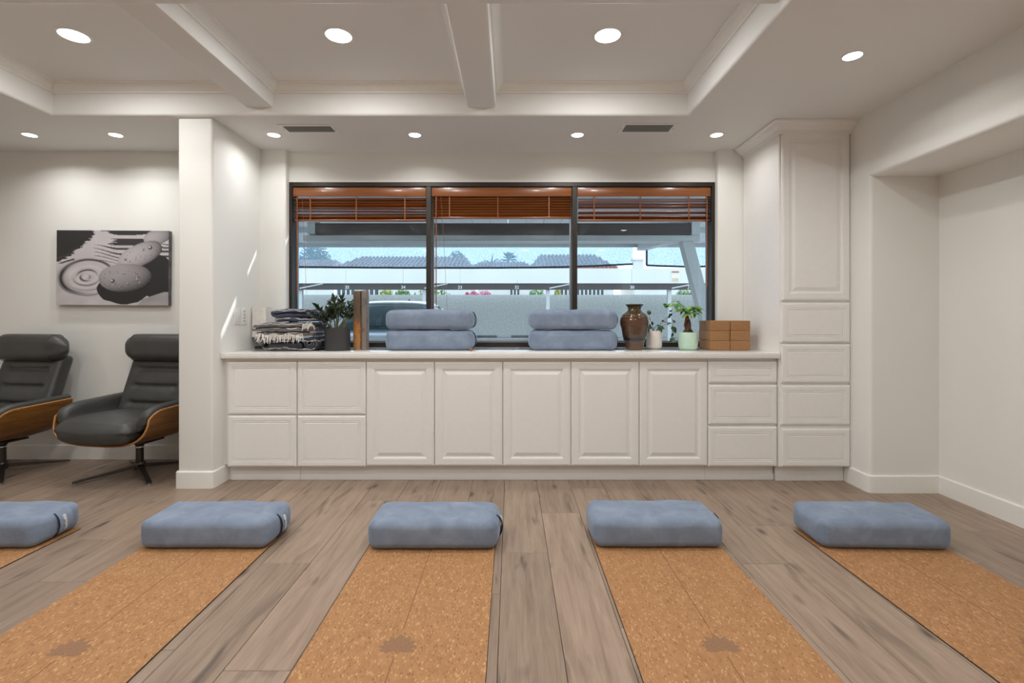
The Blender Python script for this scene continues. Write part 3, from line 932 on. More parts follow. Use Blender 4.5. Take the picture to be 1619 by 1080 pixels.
    # padded arms: roll on top of the shell wings and lining inside
    for sg in (-1, 1):
        def darm(x, y, z, sg=sg):
            v = (y + 0.27) / 0.54
            zz = z + 0.480 + 0.020 * v
            lowf = max(0, 1 - v / 0.30)
            zz -= 0.045 * lowf ** 2.0 * (1 if z > 0 else 0.3)
            xx = x + 0.332
            if z < 0: xx -= 0.045 * (-z / 0.085)
            if z > 0.02: xx += 0.018 * ((z - 0.02) / 0.07)
            return (sg * xx, y - 0.045, zz)
        soft_box(0.080, 0.54, 0.170, 0.038, (3, 14, 5), 5, darm).build('arm_pad', M['leather'], root, smooth=60)
    # pedestal
    MB().box(-0.13, 0.13, -0.08, 0.09, 0.248, 0.262, 0.004, 2).build('mount_plate', M['black'], root)
    MB().lathe([(0.030, 0.215), (0.034, 0.222), (0.034, 0.25)], 24).build('collar', M['black'], root, smooth=40)
    col_ = MB().lathe([(0.026, 0.07), (0.026, 0.195), (0.0275, 0.20), (0.0275, 0.215), (0.024, 0.22)], 24).build('column', M['gun'], root, smooth=40)
    MB().lathe([(0.0245, 0.198), (0.0285, 0.199), (0.0285, 0.207), (0.0245, 0.208)], 24, cap=False).build('chrome_ring', M['chrome'], col_, smooth=40)
    MB().lathe([(0.036, 0.035), (0.038, 0.04), (0.038, 0.085), (0.034, 0.09), (0.026, 0.09)], 24).build('hub', M['gun'], root, smooth=40)
    for k in range(4):
        a = PI / 4 + k * PI / 2 + 0.16
        mtx = Matrix.Rotation(a, 4, 'Z')
        m = MB()
        L = 0.388
        vs = [(0.02, -0.019, 0.045), (0.02, 0.019, 0.045), (0.02, 0.019, 0.075), (0.02, -0.019, 0.075),
              (L, -0.015, 0.012), (L, 0.015, 0.012), (L, 0.015, 0.022), (L, -0.015, 0.022)]
        m.add(vs, [(0, 1, 2, 3), (4, 7, 6, 5), (0, 4, 5, 1), (1, 5, 6, 2), (2, 6, 7, 3), (3, 7, 4, 0)], mtx)
        lg = m.build('base_leg', M['gun'], root)
        MB().lathe([(0.009, 0.0), (0.011, 0.004), (0.009, 0.013)], 12, c=tuple(mtx @ Vector((L - 0.014, 0, 0)))).build('glide', M['chrome'], lg, smooth=40)
    return root
ch = make_chair(); ch.location = (-2.84, 3.774, 0.0); ch.rotation_euler = (0, 0, -0.16); ch['label'] = 'charcoal leather lounge chair with walnut shell, beside the wall stub'
c2 = copy_tree(ch); c2.location = (-3.895, 3.774, 0.0); c2['label'] = 'charcoal leather lounge chair with walnut shell, cut off at the left edge'

# ------------------------------------------------------------------ canvas print on the alcove wall
def canvas():
    x0, x1, z0, z1 = X(89, 4.108), X(266, 4.108), Z(482.5, 4.108), Z(364.5, 4.108)
    w, h = x1 - x0, z1 - z0
    root = thing('canvas_print', 'black and white canvas print of wet pebbles and water ripples', 'picture', ((x0 + x1) / 2, 4.128, z0))
    root.rotation_euler = (0, math.radians(0.35), 0)
    nx, ny = 230, 154
    U, V = np.meshgrid(np.linspace(0, 1, nx), np.linspace(0, 1, ny))   # V = 0 at the top of the picture
    asp = w / h
    rs = np.random.RandomState(5)
    def nz(sx, sy, seed):
        r = np.random.RandomState(seed); acc = np.zeros_like(U)
        for _ in range(10):
            fx, fy, p = r.uniform(-sx, sx), r.uniform(-sy, sy), r.uniform(0, 6.28); acc += np.sin(6.28 * (fx * U + fy * V) + p)
        return acc / 10 ** 0.5
    img = np.full_like(U, 0.52) + 0.025 * nz(6, 6, 1)
    # dark reflection in the upper corners, with ragged streaky border
    jag = 0.018 * nz(3, 30, 2) + 0.012 * nz(2, 60, 3)
    left = (U + jag) < 0.34 - 0.70 * np.clip(V - 0.04, 0, 1) - 0.10 * np.clip(V - .25, 0, 1)
    img[left & (V < 0.42)] = 0.025
    right = ((U + jag * 1.4) > 0.42 + 0.9 * np.clip(0.10 - np.abs(V - 0.08), 0, 1)) & (V < 0.05 + 0.03 * nz(2, 8, 8))
    img[right] = 0.03
    img[((U + 1.5 * jag) > 0.50 + 0.06 * nz(1, 6, 9)) & (V > 0.105) & (V < 0.20) & (U < 0.88)] = 0.035
    # streaks of dark water towards the stones
    st = np.sin((V * 1.0 - U * 0.22) * 120 + 2.2 * nz(3, 3, 4))
    reg = np.clip((U - 0.30) * 3.2, 0, 1) * np.clip((0.48 - V) * 6, 0, 1) * np.clip((V - 0.14) * 10, 0, 1)
    img = np.where((st > 1.05 - 0.85 * reg) & (reg > 0.05), 0.05, img)
    st2 = np.sin((V + U * 0.55) * 70 + 1.2 * nz(3, 3, 6))
    img = np.where((st2 > 0.72) & (U < 0.16) & (V > 0.30) & (V < 0.45), 0.05, img)
    # ripple rings
    cx, cy = 0.272, 0.625
    R = np.sqrt(((U - cx) * asp / 1.55) ** 2 + ((V - cy) / 0.98 + 0.06 * (U - cx)) ** 2) + 0.004 * nz(4, 4, 11)
    ang = np.arctan2(V - cy, U - cx)
    for r0, wd, a0, dk in ((0.226, 0.016, 2.95, 0.97), (0.236, 0.010, -1.3, 0.95), (0.092, 0.008, -1.7, 0.95), (0.054, 0.007, 2.4, 0.92), (0.118, 0.006, 1.6, 0.75), (0.25, 0.006, 1.5, 0.6), (0.026, 0.005, 0.2, 0.7), (0.185, 0.004, 1.4, 0.5)):
        fade = np.clip(0.15 + 0.95 * np.cos(ang - a0), 0, 1)
        img = img * (1 - dk * fade * np.exp(-((R - r0) / (wd * (0.6 + fade))) ** 2))
    img = np.where((R < 0.235) & (np.sin(R * 95) > 0.6), img * 1.10, img)
    # stones: (centre, radii, tilt, brightness, light direction)
    def stone(cx, cy, rx, ry, tilt, hi, lo, lx, ly):
        nonlocal img
        dx, dy = (U - cx) * asp, (V - cy)
        c_, s_ = math.cos(tilt), math.sin(tilt)
        a = (dx * c_ + dy * s_) / rx; b = (-dx * s_ + dy * c_) / ry
        q = np.abs(a) ** 2.2 + np.abs(b) ** 2.2
        nrm = np.sqrt(np.clip(1 - q, 0, 1))
        shade = np.clip(0.30 + 0.55 * nrm + lx * a + ly * b, 0, 1)
        val = lo + (hi - lo) * shade + 0.014 * nz(40, 40, 12)
        img = np.where(q < 1, val, img)
        return q < 1
    stone(0.905, 0.075, 0.20, 0.105, -0.35, 0.42, 0.03, -0.35, -0.05)
    # deep shadow under and behind the stones
    img = np.where(((U - 0.90) * asp / 0.24) ** 2 + ((V - 0.62) / 0.30) ** 2 < 1, 0.02, img)
    m2 = stone(0.745, 0.325, 0.315, 0.145, -0.42, 0.50, 0.02, -0.30, -0.20)
    sh = ((U - 0.60) * asp / 0.36) ** 2 + ((V - 0.80 - 0.012 * nz(9, 3, 14)) / 0.185) ** 2 < 1
    img = np.where(sh, 0.02, img)
    m1 = stone(0.615, 0.635, 0.355, 0.190, -0.03, 0.36, 0.010, -0.36, -0.38)
    img = np.where((U > 0.80 - 0.5 * (V - 0.85)) & (V > 0.85 - 0.5 * (U - 0.9)) & (V > 0.82), 0.33 + 0.02 * nz(8, 8, 3), img)
    # water beads: dark rim, bright core
    def bead(x, y, r):
        nonlocal img
        d = np.sqrt(((U - x) * asp) ** 2 + ((V - y) * 1.15) ** 2)
        img = np.where(d < r, 0.06, img)
        d2 = np.sqrt(((U - x) * asp + r * 0.30) ** 2 + ((V - y) * 1.15 + r * 0.25) ** 2)
        img = np.where(d2 < r * 0.55, 0.55, img)
    for x, y, r in ((.835, .225, .030), (.615, .385, .020), (.655, .415, .012), (.775, .255, .016), (.50, .675, .032), (.64, .715, .018), (.745, .70, .016), (.465, .73, .015)): bead(x, y, r)
    for y in np.linspace(.58, .66, 8): bead(.705 + .018 * math.sin((y - .58) * 30), y, .014)
    for _ in range(46):
        a, b = rs.uniform(0, 6.28), rs.uniform(0.2, 0.92) ** 0.5
        bead(.585 + .19 * b * math.cos(a), .655 + .15 * b * math.sin(a), rs.uniform(.004, .009))
    for _ in range(16):
        bead(rs.uniform(.62, .90), rs.uniform(.24, .42), rs.uniform(.004, .008))
    img = np.clip(img, 0.012, 0.62)
    tint = np.array([1.04, 0.985, 1.02])
    vs = [(-w / 2 + w * i / (nx - 1), -0.020, h - h * j / (ny - 1)) for j in range(ny) for i in range(nx)]
    fs = [(j * nx + i, (j + 1) * nx + i, (j + 1) * nx + i + 1, j * nx + i + 1) for j in range(ny - 1) for i in range(nx - 1)]
    me = bpy.data.meshes.new('printed_face'); me.from_pydata(vs, [], fs); me.update()
    ca = me.color_attributes.new('Col', 'FLOAT_COLOR', 'POINT')
    colr = np.ones((nx * ny, 4), np.float32); colr[:, :3] = img.reshape(-1, 1) * tint
    ca.data.foreach_set('color', colr.ravel())
    new_obj('printed_face', me, M['print'], root)
    wrap = MB().box(-w / 2, w / 2, -0.0195, 0.020, 0, h).mesh('canvas_wrap')
    new_obj('canvas_wrap', wrap, M['wrap'], root)
M['wrap'] = mat_simple('canvas_side', (0.10, 0.095, 0.10), 0.7, nscale=9, namt=0.8)
canvas()

# ------------------------------------------------------------------ switches on the wall stub
def plate(y0, y1, z0, z1, kind, label):
    root = thing('wall_switch', label, 'switch', (-2.085, (y0 + y1) / 2, z0))
    MB().box(-2.0848, -2.079, y0, y1, z0, z1, 0.002, 2).build('cover_plate', M['white'], root, world=True, smooth=40)
    ym = (y0 + y1) / 2; w = (y1 - y0)
    if kind == 'rocker':
        MB().box(-2.081, -2.0745, ym - w * .22, ym + w * .22, z0 + .028, z1 - .028, 0.002, 2).build('rocker', M['white'], root, world=True, smooth=40)
    else:
        for k in range(4):
            zz = z0 + 0.030 + k * (z1 - z0 - 0.06) / 3
            MB().box(-2.081, -2.0765, ym - .010, ym + .010, zz - .005, zz + .005, 0.001, 1).build('button', M['alu'], root, world=True)
plate(3.713, 3.786, 1.135, 1.263, 'rocker', 'white rocker switch plate on the wall stub, nearer the room')
plate(3.802, 3.890, 1.133, 1.266, 'buttons', 'white switch plate with a column of buttons, beside the table lamp')

# ------------------------------------------------------------------ things on the counter
def lamp():
    root = thing('table_lamp', 'small table lamp with white box shade behind the blankets', 'lamp', (-2.0, 4.0, CT))
    m = MB(); x0, x1, y0, y1, z0, z1 = -2.070, -1.960, 3.945, 4.045, 1.033, 1.272
    pr = [(0, z0), (0.003, z0), (0.003, z1), (0, z1)]
    m.sweep([(x0, y0), (x1, y0), (x1, y1), (x0, y1)], pr, closed=True)
    m.build('lamp_shade', M['shade'], root, world=True)
    MB().box(-2.055, -1.93, 3.95, 4.04, CT, CT + 0.022, 0.002, 1).build('lamp_base', M['black'], root, world=True)
    MB().box(-2.006, -1.982, 3.985, 4.005, CT + 0.022, 1.06, 0.002, 1).build('stem', M['black'], root, world=True)
    MB().lathe([(0.014, 0), (0.018, 0.01), (0.018, 0.04), (0.012, 0.05)], 16, c=(-1.994, 3.995, 1.06)).build('socket', M['black'], root, world=True, smooth=40)
M['shade'] = mat_simple('parchment_shade', (0.78, 0.74, 0.69), 0.7, nscale=45, namt=0.07)
lamp()

def m_blanket(name, lo, hi, cream, band):
    t = NT(name); tc = t.n('ShaderNodeTexCoord'); sp = t.n('ShaderNodeSeparateXYZ'); t.l(tc.outputs['Object'], sp.inputs[0])
    f = t.noise(t.coord((6, 90, 160)), 2.0, 3)
    c = t.ramp(f, [(0.35, lo), (0.65, hi)])
    wv = t.n('ShaderNodeMath', operation='MULTIPLY_ADD'); wv.inputs[1].default_value = band; t.l(sp.outputs[2], wv.inputs[0])
    t.l(t.noise(t.coord((5, 5, 5)), 3, 2), wv.inputs[2])
    fr = t.n('ShaderNodeMath', operation='FRACT'); t.l(wv.outputs[0], fr.inputs[0])
    c = t.mix(t.ramp(fr.outputs[0], [(0.72, (0, 0, 0)), (0.76, (1, 1, 1)), (0.90, (1, 1, 1)), (0.94, (0, 0, 0))]), c, cream)
    t.col(c); t.set(Roughness=0.95); t.b.inputs['Specular IOR Level'].default_value = 0.1
    t.bump(t.noise(t.coord((300, 300, 300)), 1, 2), 0.5, 0.004)
    return t.m
M['blk1'] = m_blanket('grey_weave', (0.035, 0.036, 0.045), (0.10, 0.10, 0.115), (0.42, 0.39, 0.37), 18)
M['blk2'] = m_blanket('cream_weave', (0.09, 0.085, 0.09), (0.20, 0.185, 0.18), (0.62, 0.58, 0.55), 34)
M['blk3'] = m_blanket('navy_weave', (0.030, 0.034, 0.055), (0.085, 0.095, 0.14), (0.36, 0.35, 0.36), 15)
M['fringe'] = mat_simple('cream_fringe', (0.62, 0.58, 0.54), 0.95, nscale=120, namt=0.3)
M['fringe_bluelit'] = mat_simple('blue_lit_fringe', (0.20, 0.23, 0.33), 0.95, nscale=160, namt=0.6)  # bluish window light on the right ends, put into the fringe colour

def ribbon(path, t, y0, y1, seed, ny=10):
    """a thick cloth that follows an x-z path and runs from y0 to y1"""
    rs = random.Random(seed); p1, p2 = rs.uniform(0, 6), rs.uniform(0, 6)
    P = [Vector((p[0], p[1])) for p in path]; n = len(P); mb = MB(); vs = []; fs = []
    N = []
    for i in range(n):
        d = (P[min(i + 1, n - 1)] - P[max(i - 1, 0)]).normalized(); N.append(Vector((-d.y, d.x)))
    ys = [y0 + (y1 - y0) * k / ny for k in range(ny + 1)]
    ring = 2 * n
    for k, y in enumerate(ys):
        e = 0.72 if k in (0, ny) else 1.0
        ins = 0.004 if k in (0, ny) else 0
        for sgn in (1, -1):
            for i in (range(n) if sgn == 1 else range(n - 1, -1, -1)):
                q = P[i] + N[i] * sgn * t / 2 * e
                w = 0.0022 * math.sin(31 * q.x + 14 * y + p1) + 0.0015 * math.sin(57 * q.x - 20 * y + p2)
                vs.append((q.x, y + (ins if k == 0 else -ins) + 0.006 * math.sin(23 * q.x + p2 + 40 * q.y), q.y + w))
    for k in range(ny):
        for i in range(ring):
            j = (i + 1) % ring
            fs.append((k * ring + i, k * ring + j, (k + 1) * ring + j, (k + 1) * ring + i))
    for k in (0, ny):
        for i in range(n - 1):
            fs.append((k * ring + i, k * ring + i + 1, k * ring + ring - 2 - i, k * ring + ring - 1 - i))
    return mb.add(vs, fs)
def serp(x0, x1, z0, gap, layers, sag=0.0, bow=0.0):
    pts = []; r = gap / 2
    for L in range(layers):
        z = z0 + L * gap
        xs = np.linspace(x0 + r, x1 - r, 14)
        if L % 2: xs = xs[::-1]
        for x in xs:
            t = (x - x0) / (x1 - x0); pts.append((x, z + bow * math.sin(PI * t) + sag * t))
        if L < layers - 1:
            end = xs[-1]; sg = 1 if L % 2 == 0 else -1
            t = (end - x0) / (x1 - x0)
            for k in range(1, 6):
                a = -PI / 2 + PI * k / 6
                pts.append((end + sg * r * math.cos(a), z + r + r * math.sin(a) + bow * math.sin(PI * t) + sag * t))
    return pts
def tassels(n, place, mat, parent, seed, name='fringe'):
    rs = random.Random(seed); m = MB()
    for i in range(n):
        p, d, L = place(rs, i / max(1, n - 1))
        p = Vector(p); d = Vector(d).normalized(); pts = [p]
        for k in range(1, 5):
            d = (d + Vector((rs.uniform(-.35, .35), rs.uniform(-.2, .1), -0.25))).normalized()
            pts.append(pts[-1] + d * L / 4)
        m.tube(pts, [0.0032, 0.0036, 0.0034, 0.003, 0.0016], 5)
    o = m.build(name, mat, parent, smooth=60, world=True); o['kind'] = 'stuff'; return o
def blankets():
    g = 'striped woven blankets stacked on the counter'
    y0, y1 = 3.70, 4.06
    # bottom: rolled-in right end
    b = thing('folded_blanket', 'grey striped blanket with a rolled end, bottom of the stack', 'blanket', (-1.66, 3.88, CT), group=g)
    pts = []
    cx, cz = -1.515, CT + 0.058
    for k in range(46):
        a = 2.35 * 2 * PI * (1 - k / 45.0)
        r = 0.008 + 0.037 * (k / 45.0)
        pts.append((cx + r * math.sin(a) * 1.25, cz - r * math.cos(a)))
    for x in np.linspace(-1.555, -1.845, 16): pts.append((x, CT + 0.0165))
    for k in range(1, 7):
        a = PI * k / 7; pts.append((-1.845 - 0.026 * math.sin(a), CT + 0.040 - 0.026 * math.cos(a)))
    for x in np.linspace(-1.845, -1.54, 14): pts.append((x, CT + 0.066 + 0.020 * ((x + 1.845) / 0.345)))
    ribbon(pts, 0.0175, y0 + 0.01, y1, 1).build('cloth', M['blk1'], b, smooth=60, world=True)
    MB().box(-1.835, -1.58, y0 + 0.022, y1 - 0.01, CT + 0.020, CT + 0.062, 0.008, 2).build('inner_fold', M['blk1'], b, smooth=60, world=True)
    tassels(26, lambda r, t: ((-1.475 + r.uniform(-.02, .010), y0 + 0.03 + 0.32 * t, CT + r.uniform(.04, .09)), (1, -0.2, -1.2), r.uniform(.03, .045)), M['fringe_bluelit'], b, 21)
    # middle: cream stripes, fringe hanging over the front
    b = thing('folded_blanket', 'cream striped blanket with hanging white fringe, middle of the stack', 'blanket', (-1.68, 3.88, CT + 0.105), group=g)
    ribbon(serp(-1.925, -1.495, CT + 0.122, 0.0345, 3, 0.004, 0.003), 0.0335, y0 - 0.012, y1, 2).build('cloth', M['blk2'], b, smooth=60, world=True)
    tassels(54, lambda r, t: ((-1.905 + 0.34 * t, y0 - 0.016 + r.uniform(-.006, .004), CT + 0.128 + 0.006 * math.sin(t * 20)), (r.uniform(-.3, .5), -0.35, -1), r.uniform(.045, .075)), M['fringe'], b, 22)
    tassels(24, lambda r, t: ((-1.56 + 0.085 * r.random(), y0 - 0.016, CT + 0.218 - 0.03 * r.random()), (r.uniform(-1, .8), -0.4, r.uniform(-1, .1)), r.uniform(.03, .05)), M['fringe'], b, 25)
    tassels(40, lambda r, t: ((-1.495 + r.uniform(-.01, .01), y0 + 0.02 + 0.32 * t, CT + r.uniform(.11, .20)), (0.8, -0.2, -1.6), r.uniform(.035, .05)), M['fringe_bluelit'], b, 23)
    # top: dark navy-grey
    b = thing('folded_blanket', 'dark blue-grey blanket with one pale stripe, top of the stack', 'blanket', (-1.60, 3.88, CT + 0.222), group=g)
    ribbon(serp(-1.80, -1.465, CT + 0.2345, 0.0315, 3, 0.004, 0.003), 0.0305, y0 + 0.02, y1, 3).build('cloth', M['blk3'], b, smooth=60, world=True)
    tassels(44, lambda r, t: ((-1.468 + r.uniform(-.01, .012), y0 + 0.04 + 0.30 * t, CT + r.uniform(.235, .31)), (0.8, -0.2, -1.6), r.uniform(.035, .05)), M['fringe_bluelit'], b, 24)
blankets()

def vase_tall():
    root = thing('stoneware_vase', 'tall brown and blue stoneware vase of two joined square tubes', 'vase', (X(571, 3.86), 3.86, CT))
    t = NT('rust_glaze'); tc = t.n('ShaderNodeTexCoord'); sp = t.n('ShaderNodeSeparateXYZ'); t.l(tc.outputs['Object'], sp.inputs[0])
    f = t.noise(t.coord((18, 18, 5)), 1.6, 5, 0.6, 0.5)
    ad = t.n('ShaderNodeMath', operation='MULTIPLY_ADD'); ad.inputs[1].default_value = 1.9; t.l(sp.outputs[2], ad.inputs[0])
    ml = t.n('ShaderNodeMath', operation='MULTIPLY'); ml.inputs[1].default_value = 0.35; t.l(f, ml.inputs[0]); t.l(ml.outputs[0], ad.inputs[2])
    c = t.ramp(ad.outputs[0], [(0.10, (0.26, 0.15, 0.075)), (0.40, (0.36, 0.155, 0.035)), (0.58, (0.28, 0.12, 0.035)), (0.72, (0.095, 0.065, 0.04)), (1.0, (0.10, 0.07, 0.045))])
    dk = t.noise(t.coord((60, 60, 25)), 1.2, 4)
    c = t.mix(t.ramp(dk, [(0.52, (0, 0, 0)), (0.66, (0.8, 0.8, 0.8))]), c, (0.045, 0.035, 0.03))
    t.col(c); t.set(Roughness=0.38)
    t2 = NT('blue_grey_glaze'); f2 = t2.noise(t2.coord((26, 26, 7)), 1.5, 5, 0.6)
    t2.col(t2.ramp(f2, [(0.35, (0.085, 0.085, 0.10)), (0.5, (0.20, 0.17, 0.15)), (0.68, (0.20, 0.115, 0.06))])); t2.set(Roughness=0.38)
    def tube_(cx, wx, wy, h, mat):
        m = MB(); vs = []; fs = []; n = 28
        def ring(rx, ry, z, tilt=0):
            for k in range(n):
                a = 2 * PI * k / n; ca, sa = math.cos(a), math.sin(a)
                x = math.copysign(abs(ca) ** 0.55, ca) * rx; y = math.copysign(abs(sa) ** 0.55, sa) * ry
                vs.append((cx + x, y, z + tilt * y))
        for z in np.linspace(0, h - 0.012, 8): ring(wx / 2 * (1 + 0.012 * math.sin(z * 30 + cx * 50)), wy / 2, z)
        ring(wx / 2 * .96, wy / 2 * .96, h - .003, .04); ring(wx / 2 * .82, wy / 2 * .82, h, .04); ring(wx / 2 * .66, wy / 2 * .66, h - .006, .04); ring(wx / 2 * .62, wy / 2 * .62, h - .10)
        L = len(vs) // n
        for i in range(L - 1):
            for k in range(n): fs.append((i * n + k, i * n + (k + 1) % n, (i + 1) * n + (k + 1) % n, (i + 1) * n + k))
        fs.append(tuple(range(n - 1, -1, -1))); fs.append(tuple((L - 1) * n + k for k in range(n)))
        m.add(vs, fs).build('vase_tube', mat, root, smooth=50)
    tube_(-0.022, 0.066, 0.085, 0.462, t.m)
    tube_(0.032, 0.048, 0.080, 0.466, t2.m)
vase_tall()

def vase_brown():
    t = NT('tenmoku_glaze'); tc = t.n('ShaderNodeTexCoord'); sp = t.n('ShaderNodeSeparateXYZ'); t.l(tc.outputs['Object'], sp.inputs[0])
    f = t.noise(t.coord((20, 20, 45)), 1.2, 4, 0.6, 0.4)
    ad = t.n('ShaderNodeMath', operation='MULTIPLY_ADD'); ad.inputs[1].default_value = 0.05; t.l(f, ad.inputs[0]); t.l(sp.outputs[2], ad.inputs[2])
    c = t.ramp(ad.outputs[0], [(0.085, (0.115, 0.058, 0.034)), (0.092, (0.022, 0.018, 0.015)), (0.118, (0.024, 0.018, 0.014)), (0.14, (0.080, 0.040, 0.022)), (0.26, (0.092, 0.040, 0.019)), (0.32, (0.060, 0.040, 0.012)), (0.37, (0.05, 0.038, 0.012))])
    c = t.mix(0.4, c, t.ramp(f, [(0.3, (0.3, 0.3, 0.3)), (0.7, (0.75, 0.75, 0.75))]), 'OVERLAY')
    t.col(c); t.set(Roughness=0.13); t.b.inputs['Coat Weight'].default_value = 0.5
    t.bump(t.noise(t.coord((14, 14, 60)), 1.6, 3), 0.35, 0.006)
    root = thing('glazed_vase', 'glossy brown shouldered ceramic vase with flared rim', 'vase', (X(1003, 3.88), 3.88, CT))
    pr = [(0.066, 0.0), (0.070, 0.004), (0.073, 0.05), (0.077, 0.066), (0.083, 0.072), (0.090, 0.10), (0.103, 0.15), (0.111, 0.195), (0.113, 0.225), (0.108, 0.252), (0.093, 0.275), (0.070, 0.292), (0.055, 0.303),
          (0.050, 0.318), (0.055, 0.335), (0.066, 0.347), (0.072, 0.352), (0.071, 0.356), (0.060, 0.352), (0.047, 0.335), (0.043, 0.318), (0.05, 0.28), (0.09, 0.22), (0.06, 0.02)]
    pts = []
    for i in range(len(pr) - 1):
        for k in range(3):
            a = k / 3; r = pr[i][0] * (1 - a) + pr[i + 1][0] * a; z = pr[i][1] * (1 - a) + pr[i + 1][1] * a
            if 0.09 < z < 0.27 and i < 11: r += 0.0016 * math.sin(z * 330)
            pts.append((r, z))
    MB().lathe(pts, 48).build('vase_body', t.m, root, smooth=50)
vase_brown()

# ------------------------------------------------------------------ plants
def leaf_mesh(L, W, mat, droop=0.15, fold=0.25, tip=1.0):
    n = 7; vs = []; fs = []
    for i in range(n):
        t = i / (n - 1)
        w = W * (math.sin(PI * t ** 0.8)) ** 0.8 * 0.5 if 0 < i < n - 1 else 0.0006
        z = -droop * L * t * t
        vs += [(-w, t * L, z + fold * w), (0, t * L, z), (w, t * L, z + fold * w)]
    for i in range(n - 1):
        for q in range(2): fs.append((i * 3 + q, i * 3 + q + 1, i * 3 + q + 4, i * 3 + q + 3))
    me = MB().add(vs, fs).mesh('leaf', smooth=60); me.materials.append(mat); return me
def put_leaf(me, parent, pos, dirv, up=(0, 0, 1), sc=1.0, roll=0.0):
    d = Vector(dirv).normalized(); u = Vector(up); s_ = d.cross(u)
    s_ = s_.normalized() if s_.length > 1e-4 else Vector((1, 0, 0)); u2 = s_.cross(d)
    R = Matrix((s_, d, u2)).transposed().to_4x4() @ Matrix.Rotation(roll, 4, 'Y')
    o = new_obj('leaf', me, None, parent)
    o.matrix_local = Matrix.Translation(Vector(pos)) @ R @ Matrix.Scale(sc, 4)
    return o
def m_leaf(name, a, b, rough=0.3):
    t = NT(name); oi = t.n('ShaderNodeObjectInfo')
    t.col(t.ramp(oi.outputs['Random'], [(0, a), (1, b)])); t.set(Roughness=rough)
    t.b.inputs['Subsurface Weight'].default_value = 0.0
    return t.m
M['zz'] = m_leaf('dark_green_leaf', (0.008, 0.018, 0.010), (0.022, 0.045, 0.020), 0.22)
M['money'] = m_leaf('bright_green_leaf', (0.05, 0.15, 0.02), (0.20, 0.42, 0.07), 0.35)
M['vine'] = m_leaf('mottled_green_leaf', (0.015, 0.035, 0.018), (0.06, 0.13, 0.04), 0.3)
M['stem'] = mat_simple('green_stem', (0.10, 0.10, 0.03), 0.5, nscale=30, namt=0.3)
M['bark'] = mat_simple('brown_bark', (0.085, 0.040, 0.018), 0.75, nscale=45, namt=0.5, bump=0.5)
M['ribbon'] = mat_simple('red_ribbon', (0.45, 0.03, 0.02), 0.5)

def zz_plant():
    r = 0.095; h = 0.172
    root = thing('potted_plant', 'dark leafy plant in a charcoal cylinder pot beside the blankets', 'plant', (X(533.5, 3.80), 3.80, CT))
    MB().lathe([(r - 0.006, 0), (r - 0.001, 0.003), (r, 0.008), (r, h - 0.002), (r - 0.002, h), (r - 0.008, h), (r - 0.009, h - 0.03)], 40).build('pot', M['potblack'], root, smooth=40)
    MB().lathe([(0.0001, h - 0.010), (r - 0.0095, h - 0.014)], 24, cap=False).build('soil', M['soil'], root)
    me = leaf_mesh(0.056, 0.024, M['zz'], 0.10, 0.35)
    rs = random.Random(11)
    tips = [(-0.145, 0.125, -0.02), (-0.10, 0.185, -0.03), (-0.065, 0.20, 0.03), (-0.02, 0.25, -0.02), (0.01, 0.23, 0.04), (0.035, 0.255, 0.0), (0.07, 0.235, -0.02), (0.105, 0.215, 0.02),
            (0.12, 0.16, -0.03), (-0.11, 0.10, -0.05), (0.06, 0.17, -0.05), (0.0, 0.17, -0.05), (-0.04, 0.15, -0.06), (0.13, 0.19, 0.03)]
    for (tx_, tz_, ty_) in tips:
        if tx_ > 0.05: ty_ = 0.13
        if tx_ < -0.09: ty_ = -0.125
        b = Vector((tx_ * 0.22 + rs.uniform(-.012, .012), ty_ * 0.3, h - 0.014)); tz_ *= 0.86; tip = Vector((tx_, ty_, h + tz_))
        ctrl = Vector((tx_ * 0.42, ty_ * 0.4, h + tz_ * 0.62))
        P = [(b * (1 - t) ** 2 + ctrl * 2 * t * (1 - t) + tip * t * t) for t in np.linspace(0, 1, 9)]
        st = MB().tube(P, [0.0055 - 0.0038 * k / 8 for k in range(9)], 6).build('stem', M['stem'], root, smooth=60)
        k = 0
        for t in np.linspace(0.45, 0.95, 5):
            p = b * (1 - t) ** 2 + ctrl * 2 * t * (1 - t) + tip * t * t
            dv = ((ctrl - b) * (1 - t) + (tip - ctrl) * t).normalized()
            for sg in (-1, 1):
                side = Vector((sg * (0.75 + rs.uniform(-.3, .3)), rs.uniform(-0.8, 0.5), 0.1))
                put_leaf(me, st, p, dv * 0.75 + side * 0.8, (0, -0.9, 0.6), rs.uniform(0.75, 1.1), rs.uniform(-.5, .5))
        put_leaf(me, st, tip, (tip - ctrl), (0, -1, 0.5), 1.0)
zz_plant()

